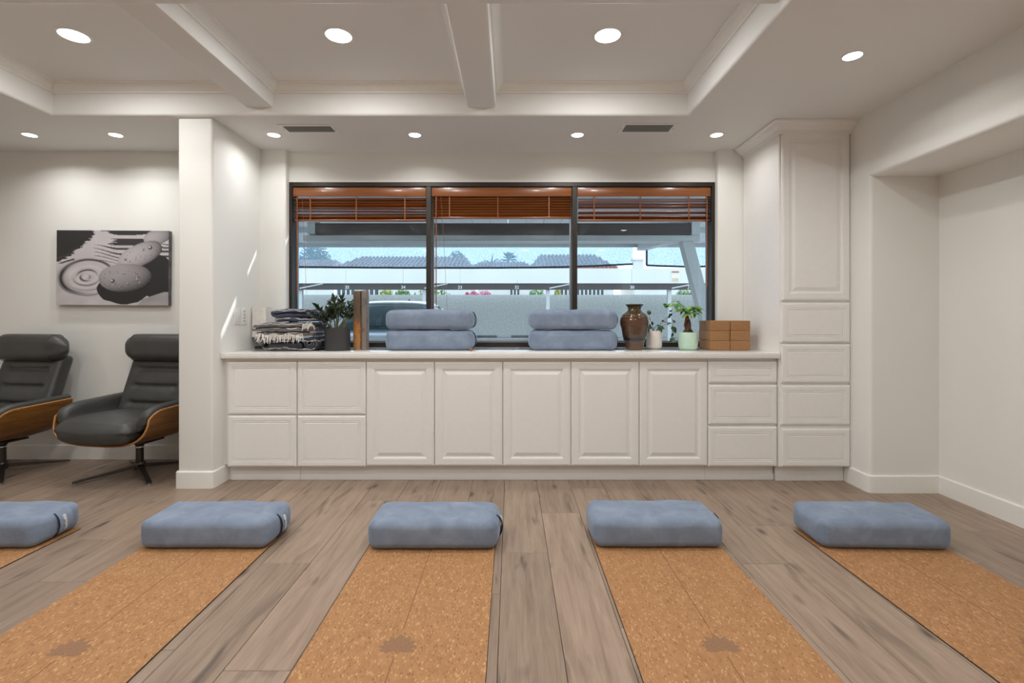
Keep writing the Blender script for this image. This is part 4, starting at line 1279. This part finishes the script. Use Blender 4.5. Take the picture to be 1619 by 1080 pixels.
def money_tree():
    root = thing('potted_plant', 'small money tree with a swollen trunk in a mint green pot', 'plant', (X(1088, 3.87), 3.87, CT))
    MB().lathe([(0.055, 0), (0.064, 0.004), (0.071, 0.018), (0.0745, 0.05), (0.073, 0.09), (0.070, 0.135), (0.0685, 0.1375), (0.064, 0.136), (0.063, 0.115)], 40).build('pot', M['potmint'], root, smooth=50)
    MB().lathe([(0.0001, 0.126), (0.0635, 0.122)], 24, cap=False).build('soil', M['soil'], root)
    # trunk of two stems twisted round each other over a swollen foot
    tr = MB()
    for ph in (0, PI):
        P = []; R = []
        for k in range(22):
            t = k / 21; rr = 0.017 * (1 - t) ** 1.1 + 0.0065
            P.append((rr * math.cos(ph + t * 4.2) * 0.9 - 0.008 * t, rr * math.sin(ph + t * 4.2) * 0.9, 0.118 + 0.150 * t)); R.append(0.021 * (1 - t) ** 1.3 + 0.0078)
        tr.tube(P, R, 10)
    tr.build('trunk', M['bark'], root, smooth=60)
    MB().tube([(0.010 * math.cos(a) - 0.007, 0.010 * math.sin(a), 0.243 + 0.003 * math.sin(3 * a)) for a in np.linspace(0, 2 * PI, 16)], 0.0075, 6).build('ribbon_tie', M['ribbon'], root, smooth=60)
    MB().tube([(-0.012, -0.012, 0.243), (-0.030, -0.020, 0.225), (-0.040, -0.018, 0.195)], 0.003, 5).build('ribbon_end', M['ribbon'], root)
    me = leaf_mesh(0.092, 0.032, M['money'], 0.30, 0.2)
    rs = random.Random(4)
    heads = [(-0.105, -0.02, 0.352, 1.0), (-0.045, -0.04, 0.325, 0.85), (0.020, -0.02, 0.335, 0.9), (0.045, 0.01, 0.318, 0.9), (-0.02, -0.05, 0.282, 0.8), (0.035, -0.04, 0.290, 0.7), (-0.085, 0.02, 0.380, 0.55), (0.062, -0.02, 0.338, 0.8), (-0.06, -0.055, 0.305, 0.75)]
    for hx, hy, hz, sc in heads:
        P = [Vector((-0.008, 0, 0.262)), Vector((hx * 0.5, hy * 0.5, 0.262 + (hz - 0.262) * 0.75)), Vector((hx, hy, hz))]
        st = MB().tube([P[0], (P[0] + P[1]) / 2 + Vector((0, 0, 0.006)), P[1], (P[1] + P[2]) / 2, P[2]], 0.0022, 6).build('stem', M['stem'], root, smooth=60)
        base = rs.uniform(0, 6.28)
        for k in range(6):
            a = base + k * 2 * PI / 6 + rs.uniform(-.2, .2)
            put_leaf(me, st, P[2], (math.cos(a), math.sin(a) * 0.9 - 0.15, rs.uniform(-.35, .15)), (0, -0.45, 0.9), sc * rs.uniform(0.75, 1.1), rs.uniform(-.3, .3))
money_tree()

def vine_plant():
    root = thing('potted_plant', 'trailing vine with few leaves in a small white pot', 'plant', (X(1034, 3.99), 3.99, CT))
    MB().lathe([(0.044, 0), (0.052, 0.004), (0.060, 0.014), (0.063, 0.03), (0.063, 0.05), (0.060, 0.09), (0.060, 0.142), (0.058, 0.1445), (0.053, 0.143), (0.052, 0.12)], 40).build('pot', M['potwhite'], root, smooth=50)
    MB().lathe([(0.0001, 0.132), (0.0525, 0.128)], 24, cap=False).build('soil', M['soil'], root)
    me = leaf_mesh(0.050, 0.034, M['vine'], 0.15, 0.15)
    rs = random.Random(8)
    vines = [[(0.0, 0, .13), (-.02, -.02, .17), (-.045, -.03, .155), (-.075, -.03, .13), (-.085, -.03, .085)],
             [(0.0, 0, .13), (-.015, -.01, .19), (-.035, -.02, .235), (-.045, -.01, .275)],
             [(0.01, 0, .13), (.035, -.01, .185), (.075, -.02, .215), (.105, -.03, .25), (.12, -.02, .30), (.10, -.02, .335)],
             [(0.01, 0, .13), (.04, -.02, .175), (.09, -.04, .20), (.13, -.05, .175), (.135, -.05, .13), (.12, -.05, .085)],
             [(0.0, 0, .13), (-.005, -.02, .165), (.01, -.03, .185), (.03, -.03, .18)],
             [(0.0, 0, .13), (-.03, -.01, .18), (-.05, -.01, .20), (-.06, -.01, .19)],
             [(.02, 0, .13), (.06, 0, .22), (.12, .0, .265), (.15, -.01, .23), (.15, -.01, .18)]]
    for v in vines:
        st = MB().tube(v, 0.0017, 5).build('vine', M['bark'], root, smooth=60)
        for i in range(1, len(v)):
            a, b = Vector(v[i - 1]), Vector(v[i])
            for _ in range(1 if i < len(v) - 1 else 3):
                d = (b - a).normalized() + Vector((rs.uniform(-1, 1), rs.uniform(-1, .2), rs.uniform(-.9, .4)))
                put_leaf(me, st, b, d, (0, -0.9, 0.5), rs.uniform(0.5, 1.1) * (1.15 if i == len(v) - 1 else 0.75), rs.uniform(-.6, .6))
vine_plant()

# ------------------------------------------------------------------ cork blocks
BW, BD, BHt = 0.1515, 0.229, 0.0755
bm_ = soft_box(BW, BD, BHt, 0.004, (1, 1, 1), 2).mesh('yoga_block', smooth=50); bm_.materials.append(M['corkblock'])
rs = random.Random(2)
rown = ['bottom', 'middle', 'top']
for c_ in range(2):
    for k in range(3):
        o = new_obj('yoga_block', bm_)
        o.location = (1.527 + BW / 2 + c_ * (BW + 0.0035) + rs.uniform(-.002, .002), 3.78 + BD / 2 + rs.uniform(-.003, .003), CT + 0.0005 + BHt / 2 + k * (BHt + 0.0004))
        o.rotation_euler = (0, 0, rs.uniform(-.008, .008))
        tag(o, 'brown cork yoga block, %s of the %s stack on the counter' % (rown[k], ['left', 'right'][c_]), 'yoga block', 'cork yoga blocks stacked on the counter')

t_ = thing('cord_tassel', 'small round brown wooden cord tassel lying on the counter', 'tassel', (X(745, 3.72), 3.715, CT))
MB().lathe([(0.003, 0.0005), (0.011, 0.003), (0.0135, 0.011), (0.010, 0.019), (0.004, 0.024)], 16).build('bead', M['blind'], t_, smooth=60)
MB().tube([(0, 0, 0.022), (0.015, 0.004, 0.026), (0.035, 0.02, 0.004), (0.05, 0.06, 0.003)], 0.0012, 5).build('cord', M['blind'], t_)
#@@PART3
# ------------------------------------------------------------------ outside: ground, wall, carports
M['asphalt'] = mat_simple('asphalt', (0.45, 0.45, 0.46), 0.9, nscale=14, namt=0.18)
M['stucco'] = mat_simple('grey_stucco', (0.78, 0.79, 0.75), 0.9, nscale=9, namt=0.12, bump=0.6)
M['fascia'] = mat_simple('white_fascia', (0.74, 0.725, 0.69), 0.5, nscale=0.6, namt=0.03)
M['steel_lt'] = mat_simple('pale_steel', (0.52, 0.53, 0.52), 0.45, nscale=4, namt=0.05)
M['steel_dk'] = mat_simple('dark_brown_steel', (0.060, 0.048, 0.046), 0.6, nscale=1.2, namt=0.12)
M['deck'] = mat_simple('white_roof_deck', (0.70, 0.71, 0.71), 0.5, nscale=2, namt=0.04)
M['numeral'] = mat_simple('white_numeral', (0.85, 0.85, 0.85), 0.5)
M['tile'] = mat_simple('clay_roof_tile', (0.24, 0.15, 0.125), 0.8, nscale=2.5, namt=0.2)
M['tile_red'] = mat_simple('red_eave_tile', (0.46, 0.16, 0.15), 0.7, nscale=3, namt=0.15)
M['house'] = mat_simple('white_house_wall', (0.74, 0.73, 0.70), 0.8, nscale=1, namt=0.03)
M['pane_far'] = mat_simple('dark_window_pane', (0.06, 0.075, 0.09), 0.15)
M['bush'] = mat_simple('hedge_leaf', (0.085, 0.20, 0.05), 0.6, nscale=3, namt=0.5)
M['bush_y'] = mat_simple('yellow_hedge_leaf', (0.26, 0.30, 0.06), 0.6, nscale=3, namt=0.4)
M['pink'] = mat_simple('pink_blossom', (0.52, 0.03, 0.16), 0.6, nscale=3, namt=0.3)
M['tree'] = mat_simple('grey_green_foliage', (0.09, 0.13, 0.08), 0.8, nscale=2, namt=0.4)
M['stop'] = mat_simple('concrete_stop', (0.16, 0.17, 0.18), 0.9, nscale=8, namt=0.1)
GZ = -0.02
tag(MB().box(-45, 45, 4.36, 75, GZ - 0.2, GZ).build('ground', M['asphalt']), 'grey asphalt parking lot', kind='structure')
tag(MB().box(-30, 30, 29.0, 29.2, GZ, 2.46).build('wall_garden', M['stucco']), 'grey stucco boundary wall behind the parking lot', kind='structure')

def screen_mat():
    t = NT('shade_mesh')
    tr = t.n('ShaderNodeBsdfTransparent'); tr.inputs[0].default_value = (0.80, 0.90, 1.0, 1)
    df = t.n('ShaderNodeBsdfTranslucent')
    f = t.noise(t.coord((1, 1, 1)), 34, 2, 0.7)
    t.l(t.ramp(f, [(0.3, (0.16, 0.26, 0.36)), (0.7, (0.30, 0.42, 0.52))]), df.inputs[0])
    mx = t.n('ShaderNodeMixShader')
    g = t.noise(t.coord((1, 1, 1)), 45, 1, 0.5)
    fr = t.ramp(g, [(0.35, (0.42, 0.42, 0.42)), (0.65, (0.72, 0.72, 0.72))])
    t.l(fr, mx.inputs[0]); t.l(tr.outputs[0], mx.inputs[1]); t.l(df.outputs[0], mx.inputs[2])
    t.l(mx.outputs[0], t.t.nodes['Material Output'].inputs['Surface'])
    return t.m
M['screen'] = screen_mat()
M['hem'] = mat_simple('dark_hem', (0.022, 0.04, 0.06), 0.8, nscale=20, namt=0.2)

def near_carport():
    root = thing('carport', 'near carport with a pale deck and leaning steel column', 'carport', (0, 8.0, GZ))
    RY0, RY1, RZ = 4.832, 10.5, 2.74
    x = -16.0
    while x < 16.0:
        MB().box(x + 0.004, x + 0.286, RY0, RY1, RZ, RZ + 0.06).build('deck_panel', M['deck'], root, world=True); x += 0.29
    s7 = 7.0 / F
    bx = lambda p: (p - 808) * s7
    bz = lambda p: 1.2 - (p - 500) * s7
    MB().box(bx(499), bx(1092), 7.0, 7.16, bz(371), bz(353)).build('channel_beam', M['steel_dk'], root, world=True)
    MB().box(bx(487), bx(498.5), 6.98, 7.18, bz(370), bz(345)).build('end_plate', M['steel_lt'], root, world=True)
    MB().box(bx(1093), bx(1106), 6.98, 7.18, bz(372), bz(345)).build('end_plate', M['steel_lt'], root, world=True)
    MB().box(bx(478), bx(1108), 7.02, 7.30, bz(380.5), bz(371.3), 0.006, 2).build('main_beam', M['steel_lt'], root, world=True)
    # purlins carry the deck
    for y in (8.6, 10.42):
        MB().box(-16, 16, y, y + 0.06, 2.66, RZ - 0.001).build('purlin', M['steel_lt'], root, world=True)
    # cantilever arm that tapers to the far edge
    m = MB()
    def ring(x, y, w, z0, z1): return [(x - w, y, z0), (x + w, y, z0), (x + w, y, z1), (x - w, y, z1)]
    vs = ring(2.46, 7.1, .09, 2.29, 2.62) + ring(2.76, 10.48, .085, 2.655 - .06, 2.735)
    m.add(vs, [(0, 1, 2, 3), (4, 7, 6, 5), (0, 4, 5, 1), (1, 5, 6, 2), (2, 6, 7, 3), (3, 7, 4, 0)]).build('cantilever_arm', M['steel_lt'], root, world=True)
    # leaning column
    m = MB()
    def rq(x, z): return [(x - .08, 7.05, z), (x + .08, 7.05, z), (x + .08, 7.22, z), (x - .08, 7.22, z)]
    vs = rq(2.52, 2.31) + rq(3.12, GZ)
    m.add(vs, [(0, 1, 2, 3), (4, 7, 6, 5), (0, 4, 5, 1), (1, 5, 6, 2), (2, 6, 7, 3), (3, 7, 4, 0)]).build('column', M['steel_lt'], root, world=True)
near_carport()

def screen(x0, x1, z0, z1, label, sag_r=0.0, hem_l=False):
    Y = 10.55
    root = thing('shade_screen', label, 'screen', ((x0 + x1) / 2, Y, z0))
    nx, nz = 60, 8; vs = []; fs = []
    def pt(t, u):
        x = x0 + (x1 - x0) * t
        zt = z1 - 0.006 * abs(math.sin(t * (x1 - x0) * 6.0))
        zb = z0 + sag_r * max(0, (t - 0.7) / 0.3) ** 2 - 0.03 * math.sin(PI * t)
        z = zb + (zt - zb) * u
        pull = sag_r * 0.6 * max(0, (t - 0.9) / 0.1) * (1 - u)
        return (x + pull * 0.2, Y + 0.03 * math.sin(9 * t * (x1 - x0)) * (1 - u) * 0.5, z)
    for i in range(nx + 1):
        for j in range(nz + 1): vs.append(pt(i / nx, j / nz))
    for i in range(nx):
        for j in range(nz): fs.append((i * (nz + 1) + j, (i + 1) * (nz + 1) + j, (i + 1) * (nz + 1) + j + 1, i * (nz + 1) + j + 1))
    MB().add(vs, fs).build('mesh_cloth', M['screen'], root, smooth=60, world=True)
    for u, r, nm in ((0, 0.020, 'bottom_hem'), (1, 0.012, 'top_hem')):
        MB().tube([pt(i / 30, u) for i in range(31)], r, 6).build(nm, M['hem'], root, smooth=60, world=True)
    if hem_l:
        MB().tube([pt(0, j / 6) for j in range(7)], 0.022, 6).build('side_hem', M['hem'], root, smooth=60, world=True)
    k = int((x1 - x0) / 0.235)
    for i in range(k + 1):
        p = pt((i + 0.2) / (k + 0.4), 1)
        MB().tube([p, (p[0] + 0.01, p[1] - 0.019, p[2] + 0.040)], 0.006, 5).build('tie', M['numeral'], root, world=True)
    MB().tube([(x0 - 0.05, Y - 0.019, z1 + 0.038), (x1 + 0.05, Y - 0.019, z1 + 0.038)], 0.008, 6).build('cable', M['steel_lt'], root, world=True)
screen(-5.3, 2.60, Z(422, 10.62), Z(388.5, 10.62), 'long blue shade mesh hanging across the parking lot', 0.055)
screen(2.90, 4.9, Z(420, 10.62), Z(386, 10.62), 'short blue shade mesh beside the leaning steel column', 0.0, True)

def far_carport():
    Yc = 23.3; s_ = Yc / F
    root = thing('carport', 'far carport with white fascia and numbered dark stall beam', 'carport', (0, 25, GZ))
    x = -24.0
    while x < 24:
        MB().box(x + 0.006, x + 2.694, Yc, Yc + 0.06, Z(448, Yc), Z(424.5, Yc)).build('fascia_panel', M['fascia'], root, world=True); x += 2.70
    MB().box(-24, 24, Yc + 0.08, Yc + 0.20, Z(458, Yc), Z(447.5, Yc)).build('stall_beam', M['steel_dk'], root, world=True)
    MB().box(-24, 24, Yc + 0.21, 28.3, 2.86, 2.92).build('roof_deck', M['steel_dk'], root, world=True)
    for xp in (-15.9, -10.05, -4.15, 1.76, 7.56, 13.4):
        p = MB().box(xp - 0.085, xp + 0.085, Yc + 0.22, Yc + 0.39, GZ, 2.86).build('post', M['steel_lt'], root, world=True)
        MB().tube([(xp + 0.05, Yc + 0.06, 2.52), (xp + 1.15, Yc + 0.06, 2.74)], 0.035, 6).build('brace', M['steel_lt'], p, world=True)
    for num, pxx in (('36', 457), ('35', 548), ('34', 637), ('33', 727), ('32', 817), ('31', 907), ('30', 1000), ('29', 1091)):
        me = text_mesh(num, 0.21, 0.004); me.materials.append(M['numeral'])
        o = new_obj('numeral', me, None, root)
        o.location = (X(pxx, Yc), Yc + 0.07 - 25, Z(454.3, Yc) - GZ); o.rotation_euler = (PI / 2, 0, 0)
        o['label'] = 'white stall number ' + num
    return root
fc = far_carport()
# notice fixed to the fascia
nt = thing('notice_board', 'small notice with red heading on the far white fascia', 'sign', (X(1068, 23.25), 23.29, Z(445, 23.25)))
w_ = 13.0 * 23.25 / F
MB().box(-w_ / 2, w_ / 2, -0.02, 0.0, 0, 0.52).build('board', M['white'], nt)
MB().box(-w_ / 2 + .02, w_ / 2 - .02, -0.024, -0.019, 0.40, 0.49).build('heading', mat_simple('red_print', (0.55, 0.16, 0.17), 0.6, nscale=30, namt=0.4), nt)
MB().box(-w_ / 2 + .03, w_ / 2 - .05, -0.024, -0.019, 0.02, 0.16).build('footer', mat_simple('orange_print', (0.72, 0.50, 0.30), 0.6, nscale=30, namt=0.3), nt)
for xx, w, lab in ((-2.1, 1.3, 'left of two dark wheel stops seen between the bolster stacks'), (0.0, 1.1, 'right of two dark wheel stops seen between the bolster stacks')):
    tag(MB().box(xx, xx + w, 28.0, 28.15, GZ, GZ + 0.13, 0.02, 1).build('wheel_stop', M['stop']), lab, 'wheel stop', 'concrete wheel stops at the stucco wall')

# ------------------------------------------------------------------ houses and planting beyond the wall
def house(x0, x1, y0, depth, wall_z, ridge_z, label, red=True, wins=()):
    root = thing('house', label, 'house', ((x0 + x1) / 2, y0 + depth / 2, GZ))
    MB().box(x0, x1, y0, y0 + depth, GZ, wall_z).build('house_wall', M['house'], root, world=True)
    e = 0.22; hip = 0.75
    nrow = 14
    vs = [(x0 - e, y0 - e, wall_z), (x1 + e, y0 - e, wall_z), (x1 + e, y0 + depth + e, wall_z), (x0 - e, y0 + depth + e, wall_z), (x0 + hip, y0 + depth / 2, ridge_z), (x1 - hip, y0 + depth / 2, ridge_z)]
    rf = MB().add(vs, [(0, 1, 5, 4), (2, 3, 4, 5), (1, 2, 5), (3, 0, 4), (3, 2, 1, 0)]).build('roof', M['tile'], root, world=True)
    # rolled tiles in the front slope
    m = MB(); x = x0 - e + 0.2
    while x < x1 + e - 0.1:
        t = min(1.0, (x - (x0 - e)) / (hip + e), ((x1 + e) - x) / (hip + e))
        yy = y0 - e + (depth / 2 + e) * t; zz = wall_z + (ridge_z - wall_z) * t
        m.tube([(x, y0 - e, wall_z + 0.03), (x, yy, zz + 0.03)], 0.085, 5); x += 0.30
    o = m.build('tile_rows', M['tile'], rf, world=True); o['kind'] = 'stuff'
    if red:
        m = MB(); x = x0 - e
        while x < x1 + e:
            m.tube([(x, y0 - e - 0.05, wall_z), (x, y0 - e + 0.3, wall_z + 0.06)], 0.11, 6); x += 0.30
        o = m.build('eave_tiles', M['tile_red'], rf, world=True); o['kind'] = 'stuff'
    for (a, b, c_, d) in wins:
        w = MB().box(a, b, y0 - 0.05, y0 + 0.02, c_, d).build('window', M['pane_far'], root, world=True)
        k = max(2, int((b - a) / 0.28))
        m = MB()
        for i in range(k + 1):
            xx = a + (b - a) * i / k; m.box(xx - 0.05, xx + 0.05, y0 - 0.09, y0 - 0.055, c_, d)
        m.build('window_bars', M['house'], w, world=True)
    return root
Yh = 36.0
hz = lambda p: Z(p, Yh)
hx = lambda p: X(p, Yh)
house(hx(532), hx(745), Yh, 7, hz(423.5), Z(406.5, Yh + 3.5), 'white house with hipped tile roof behind the left pane', True, [(hx(533), hx(562), 2.3, hz(457)), (hx(576), hx(600), 2.3, hz(457))])
house(hx(842), hx(970), Yh, 7, hz(423.5), Z(403.5, Yh + 3.5), 'white house with hipped tile roof behind the middle pane', True, [(hx(885), hx(955), 2.3, hz(456)), (hx(800 + 8), hx(822), 2.3, hz(457))][:1])
house(X(380, 46), X(528, 46), 46, 6, Z(423, 46), Z(412, 49), 'low house at the left behind the boundary wall', False)
house(X(744, 46), X(842, 46), 46, 6, Z(424, 46), Z(414.5, 49), 'low house with a flat-pitched roof between two houses', False, [(X(806, 46), X(822, 46), 2.3, Z(457, 46))])
# white chimney tower in the gap between the shade screens
tag(MB().box(X(1003, 34), X(1017, 34), 34, 34.6, GZ, Z(411, 34)).box(X(1001, 34), X(1018, 34), 33.9, 34.7, Z(411.5, 34), Z(409.5, 34)).build('chimney_tower', M['house']), 'white square tower seen between the two shade screens', 'tower')
house(hx(1015), hx(1180), Yh, 7, hz(440), Z(427, Yh + 3.5), 'white house with a low roof behind the right pane', False)

def foliage(name, label, cat, c, rad, mat, n, leaf, seed, trunk=None, group=None, blossoms=None):
    rs = random.Random(seed); root = thing(name, label, cat, (c[0], c[1], GZ), group=group)
    m = MB()
    for _ in range(n):
        v = Vector((rs.gauss(0, 1), rs.gauss(0, 1), rs.gauss(0, 1))).normalized() * (rs.random() ** 0.4)
        p = Vector((c[0] + v.x * rad[0], c[1] + v.y * rad[1], c[2] + v.z * rad[2]))
        a = Vector((rs.gauss(0, 1), rs.gauss(0, 1), rs.gauss(0, 1))).normalized(); b = a.orthogonal().normalized()
        L = leaf * rs.uniform(0.6, 1.3)
        m.add([p - a * L, p + b * L * 0.5, p + a * L, p - b * L * 0.5], [(0, 1, 2, 3)])
    o = m.build('foliage', mat, root, world=True); o['kind'] = 'stuff'
    tz = c[2]
    MB().tube([(c[0], c[1], GZ), (c[0] + 0.05, c[1], tz)], [0.10, 0.05], 7).build('trunk', M['bark'], root, world=True)
    if blossoms:
        m = MB()
        for _ in range(blossoms):
            p = Vector((c[0] + rs.uniform(-1, 1) * rad[0], c[1] - rs.random() * rad[1], c[2] + rs.uniform(-1, 1) * rad[2])); a = Vector((rs.gauss(0, 1), rs.gauss(0, 1), rs.gauss(0, 1))).normalized(); b = a.orthogonal()
            m.add([p - a * .1, p + b * .1, p + a * .1, p - b * .1], [(0, 1, 2, 3)])
        o = m.build('blossom', M['pink'], root, world=True); o['kind'] = 'stuff'
Yg = 30.5
gx = lambda p: X(p, Yg)
for i, (p0, p1, mat, lab) in enumerate(((600, 622, 'bush_y', 'yellow-green shrub above the stucco wall at stall 34'), (624, 650, 'bush', 'dark green shrub above the stucco wall right of stall 34'),
                                        (652, 717, 'bush', 'wide green shrub above the stucco wall behind the window mullion'), (835, 864, 'bush', 'round green shrub above the stucco wall beside a carport post'),
                                        (876, 887, 'bush_y', 'small yellow-green shrub above the stucco wall'), (1068, 1100, 'bush', 'pale green shrub above the stucco wall at stall 29'))):
    foliage('garden_shrub', lab, 'shrub', (gx((p0 + p1) / 2), Yg, 2.35), ((gx(p1) - gx(p0)) / 2, 0.5, 0.55), M[mat], 420, 0.10, 40 + i, group='shrubs showing above the stucco wall')
for i, (p, lab) in enumerate(((740, 'pink bougainvillea tuft above the wall, leftmost and smallest'), (751, 'pink bougainvillea tuft above the wall, middle one'), (768, 'pink bougainvillea tuft above the wall, largest one'))):
    foliage('bougainvillea', lab, 'shrub', (gx(p), Yg - 0.6, 2.50), ((0.16, 0.24, 0.38)[i], 0.2, (0.16, 0.24, 0.24)[i]), M['pink'], (50, 90, 130)[i], 0.075, 60 + i, group='pink bougainvillea on the wall')
foliage('garden_tree', 'broad grey-green tree at the far left behind the shade mesh', 'tree', (X(497, 56), 56, 7.2), (2.0, 1.2, 2.2), M['tree'], 1500, 0.20, 71)
foliage('garden_tree', 'pale round tree behind the houses, left of the palm', 'tree', (X(722, 56), 56, 7.6), (1.0, 1.0, 1.0), M['tree'], 420, 0.16, 72)
def palm():
    Y = 56; cx = X(803.5, Y); z0 = Z(410, Y)
    root = thing('palm_tree', 'fan palm rising behind the low roofs in the middle', 'tree', (cx, Y, GZ))
    MB().tube([(cx, Y, GZ), (cx, Y, z0)], [0.22, 0.16], 8).build('trunk', M['bark'], root, world=True)
    rs = random.Random(5)
    for k in range(26):
        a = rs.uniform(0, 2 * PI); el = rs.uniform(-0.4, 1.3); L = rs.uniform(0.9, 1.35)
        d = Vector((math.cos(a) * math.cos(el), math.sin(a) * math.cos(el), math.sin(el)))
        p = Vector((cx, Y, z0)); s_ = d.cross(Vector((0, 0, 1))).normalized()
        q = p + d * L * 0.6; e = p + d * L + Vector((0, 0, -0.2))
        MB().add([p, q + s_ * 0.2, e, q - s_ * 0.2], [(0, 1, 2, 3)]).build('frond', M['tree'], root, world=True)
palm()
def bare_tree():
    Y = 54.5; cx = X(778, Y); rs = random.Random(9)
    root = thing('bare_tree', 'leafless arching tree behind the low roofs', 'tree', (cx, Y, GZ))
    m = MB(); m.tube([(cx, Y, GZ), (cx, Y, 6.6)], [0.16, 0.10], 6); m.build('trunk', M['bark'], root, world=True)
    for k in range(15):
        sx_ = rs.uniform(-1.5, 1.6); h = rs.uniform(0.6, 1.7)
        P = [(cx, Y, 6.3), (cx + sx_ * 0.35, Y, 6.5 + h * 0.75), (cx + sx_ * 0.75, Y + rs.uniform(-.4, .4), 6.5 + h), (cx + sx_, Y, 6.4 + h * 0.75)]
        MB().tube(P, [0.06, 0.05, 0.03, 0.015], 5).build('branch', M['bark'], root, world=True)
bare_tree()

# ------------------------------------------------------------------ parked car, nose towards the window
M['carpaint'] = mat_simple('white_car_paint', (0.70, 0.74, 0.78), 0.18, coat=1.0)
M['carglass'] = mat_simple('tinted_car_glass', (0.035, 0.085, 0.105), 0.08, coat=0.5)
M['tyre'] = mat_simple('tyre_rubber', (0.015, 0.015, 0.016), 0.8)
def car():
    cx = X(612, 8.5)
    root = thing('parked_car', 'white car parked nose-in behind the potted plant and left bolsters', 'car', (cx, 9.3, GZ))
    # lofted cross sections along y: (y, half width, z low, z belt/hood, crown)
    def loft(secs, n=15, close=True):
        vs = []; fs = []
        for (y, w, z0, z1, cr) in secs:
            for k in range(n):
                t = -1 + 2 * k / (n - 1)
                if k in (0, n - 1): vs.append((t * w * 0.97, y, z0))
                else:
                    tt = -1 + 2 * (k - 1) / (n - 3)
                    x = w * math.copysign(abs(tt) ** 0.85, tt); z = z1 + cr * (1 - abs(tt) ** 2.6) - (0.05 if abs(tt) > 0.99 else 0)
                    vs.append((x, y, z))
        m = len(secs)
        for i in range(m - 1):
            for k in range(n - 1): fs.append((i * n + k, i * n + k + 1, (i + 1) * n + k + 1, (i + 1) * n + k))
            fs.append((i * n + n - 1, i * n, (i + 1) * n, (i + 1) * n + n - 1))
        fs.append(tuple(range(n - 1, -1, -1))); fs.append(tuple((m - 1) * n + k for k in range(n)))
        return MB().add(vs, fs)
    y0 = 7.15
    loft([(y0 - .02, .70, .32, .60, .04), (y0 + .08, .84, .22, .74, .05), (y0 + .35, .89, .20, .84, .06), (y0 + .95, .91, .20, .93, .05), (y0 + 1.3, .91, .20, .95, .04),
          (y0 + 3.3, .91, .20, .97, .03), (y0 + 4.1, .88, .22, .95, .03), (y0 + 4.3, .82, .30, .85, .03)]).build('body', M['carpaint'], root, smooth=50, world=True)
    loft([(y0 + 1.02, .80, .93, .955, .02), (y0 + 1.25, .79, .93, 1.10, .03), (y0 + 1.55, .73, .93, 1.30, .04), (y0 + 1.85, .67, .93, 1.405, .045), (y0 + 2.6, .66, .93, 1.43, .045), (y0 + 3.4, .66, .93, 1.37, .045), (y0 + 4.0, .72, .93, 1.02, .03)]).build('glasshouse', M['carglass'], root, smooth=60, world=True)
    rf = loft([(y0 + 1.78, .71, 1.375, 1.395, .055), (y0 + 1.95, .71, 1.395, 1.43, .055), (y0 + 2.6, .71, 1.40, 1.45, .055), (y0 + 3.4, .70, 1.34, 1.395, .05)]).build('roof', M['carpaint'], root, smooth=50, world=True)
    MB().lathe([(0.03, 0), (0.028, 0.02), (0.006, 0.07)], 10, c=(cx * 0 + 0.0, y0 + 3.2, 1.49)).build('antenna', M['black'], rf, world=True)
    for sg in (-1, 1):
        MB().tube([(sg * .89, y0 + .98, .95), (sg * .80, y0 + 1.35, 1.18), (sg * .72, y0 + 1.75, 1.385)], 0.035, 8).build('windscreen_pillar', M['carpaint'], root, smooth=60, world=True)
        soft_box(.20, .12, .14, .05, (2, 1, 1), 4, lambda x, y, z, sg=sg: (x + sg * 1.02, y + y0 + 1.42, z + 1.06)).build('wing_mirror', M['carpaint'], root, smooth=60, world=True)
        soft_box(.34, .10, .13, .045, (2, 1, 1), 4, lambda x, y, z, sg=sg: (x + sg * .62, y + y0 + .06, z + .66)).build('headlight', M['chrome'], root, smooth=60, world=True)
        for yy in (y0 + .85, y0 + 3.5):
            w = MB().lathe([(.20, -.10), (.31, -.11), (.335, -.08), (.335, .08), (.31, .11), (.20, .10)], 28, M=Matrix.Translation((sg * .84, yy, .335 + GZ)) @ Matrix.Rotation(PI / 2, 4, 'Y')).build('wheel', M['tyre'], root, smooth=40, world=True)
            MB().lathe([(.03, .09), (.19, .10), (.20, .06)], 20, M=Matrix.Translation((sg * .85, yy, .335 + GZ)) @ Matrix.Rotation(sg * PI / 2, 4, 'Y')).build('hub_cap', M['alu'], w, smooth=40, world=True)
    for k, yy in enumerate((y0 + 0.995, y0 + 1.005)):
        pass
    MB().tube([(-0.55, y0 + 1.05, .985), (0.05, y0 + 1.12, 1.04)], 0.010, 6).build('wiper', M['black'], root, world=True)
    MB().tube([(0.05, y0 + 1.05, .985), (0.60, y0 + 1.12, 1.04)], 0.010, 6).build('wiper', M['black'], root, world=True)
    MB().box(-.45, .45, y0 - .045, y0 + .05, .42, .60, .02, 2).build('grille', M['black'], root, world=True)
    # parts above were laid out around x = 0: shift them onto the car
    for o in root.children_recursive:
        if o.type == 'MESH':
            for v in o.data.vertices: v.co.x += cx
car()
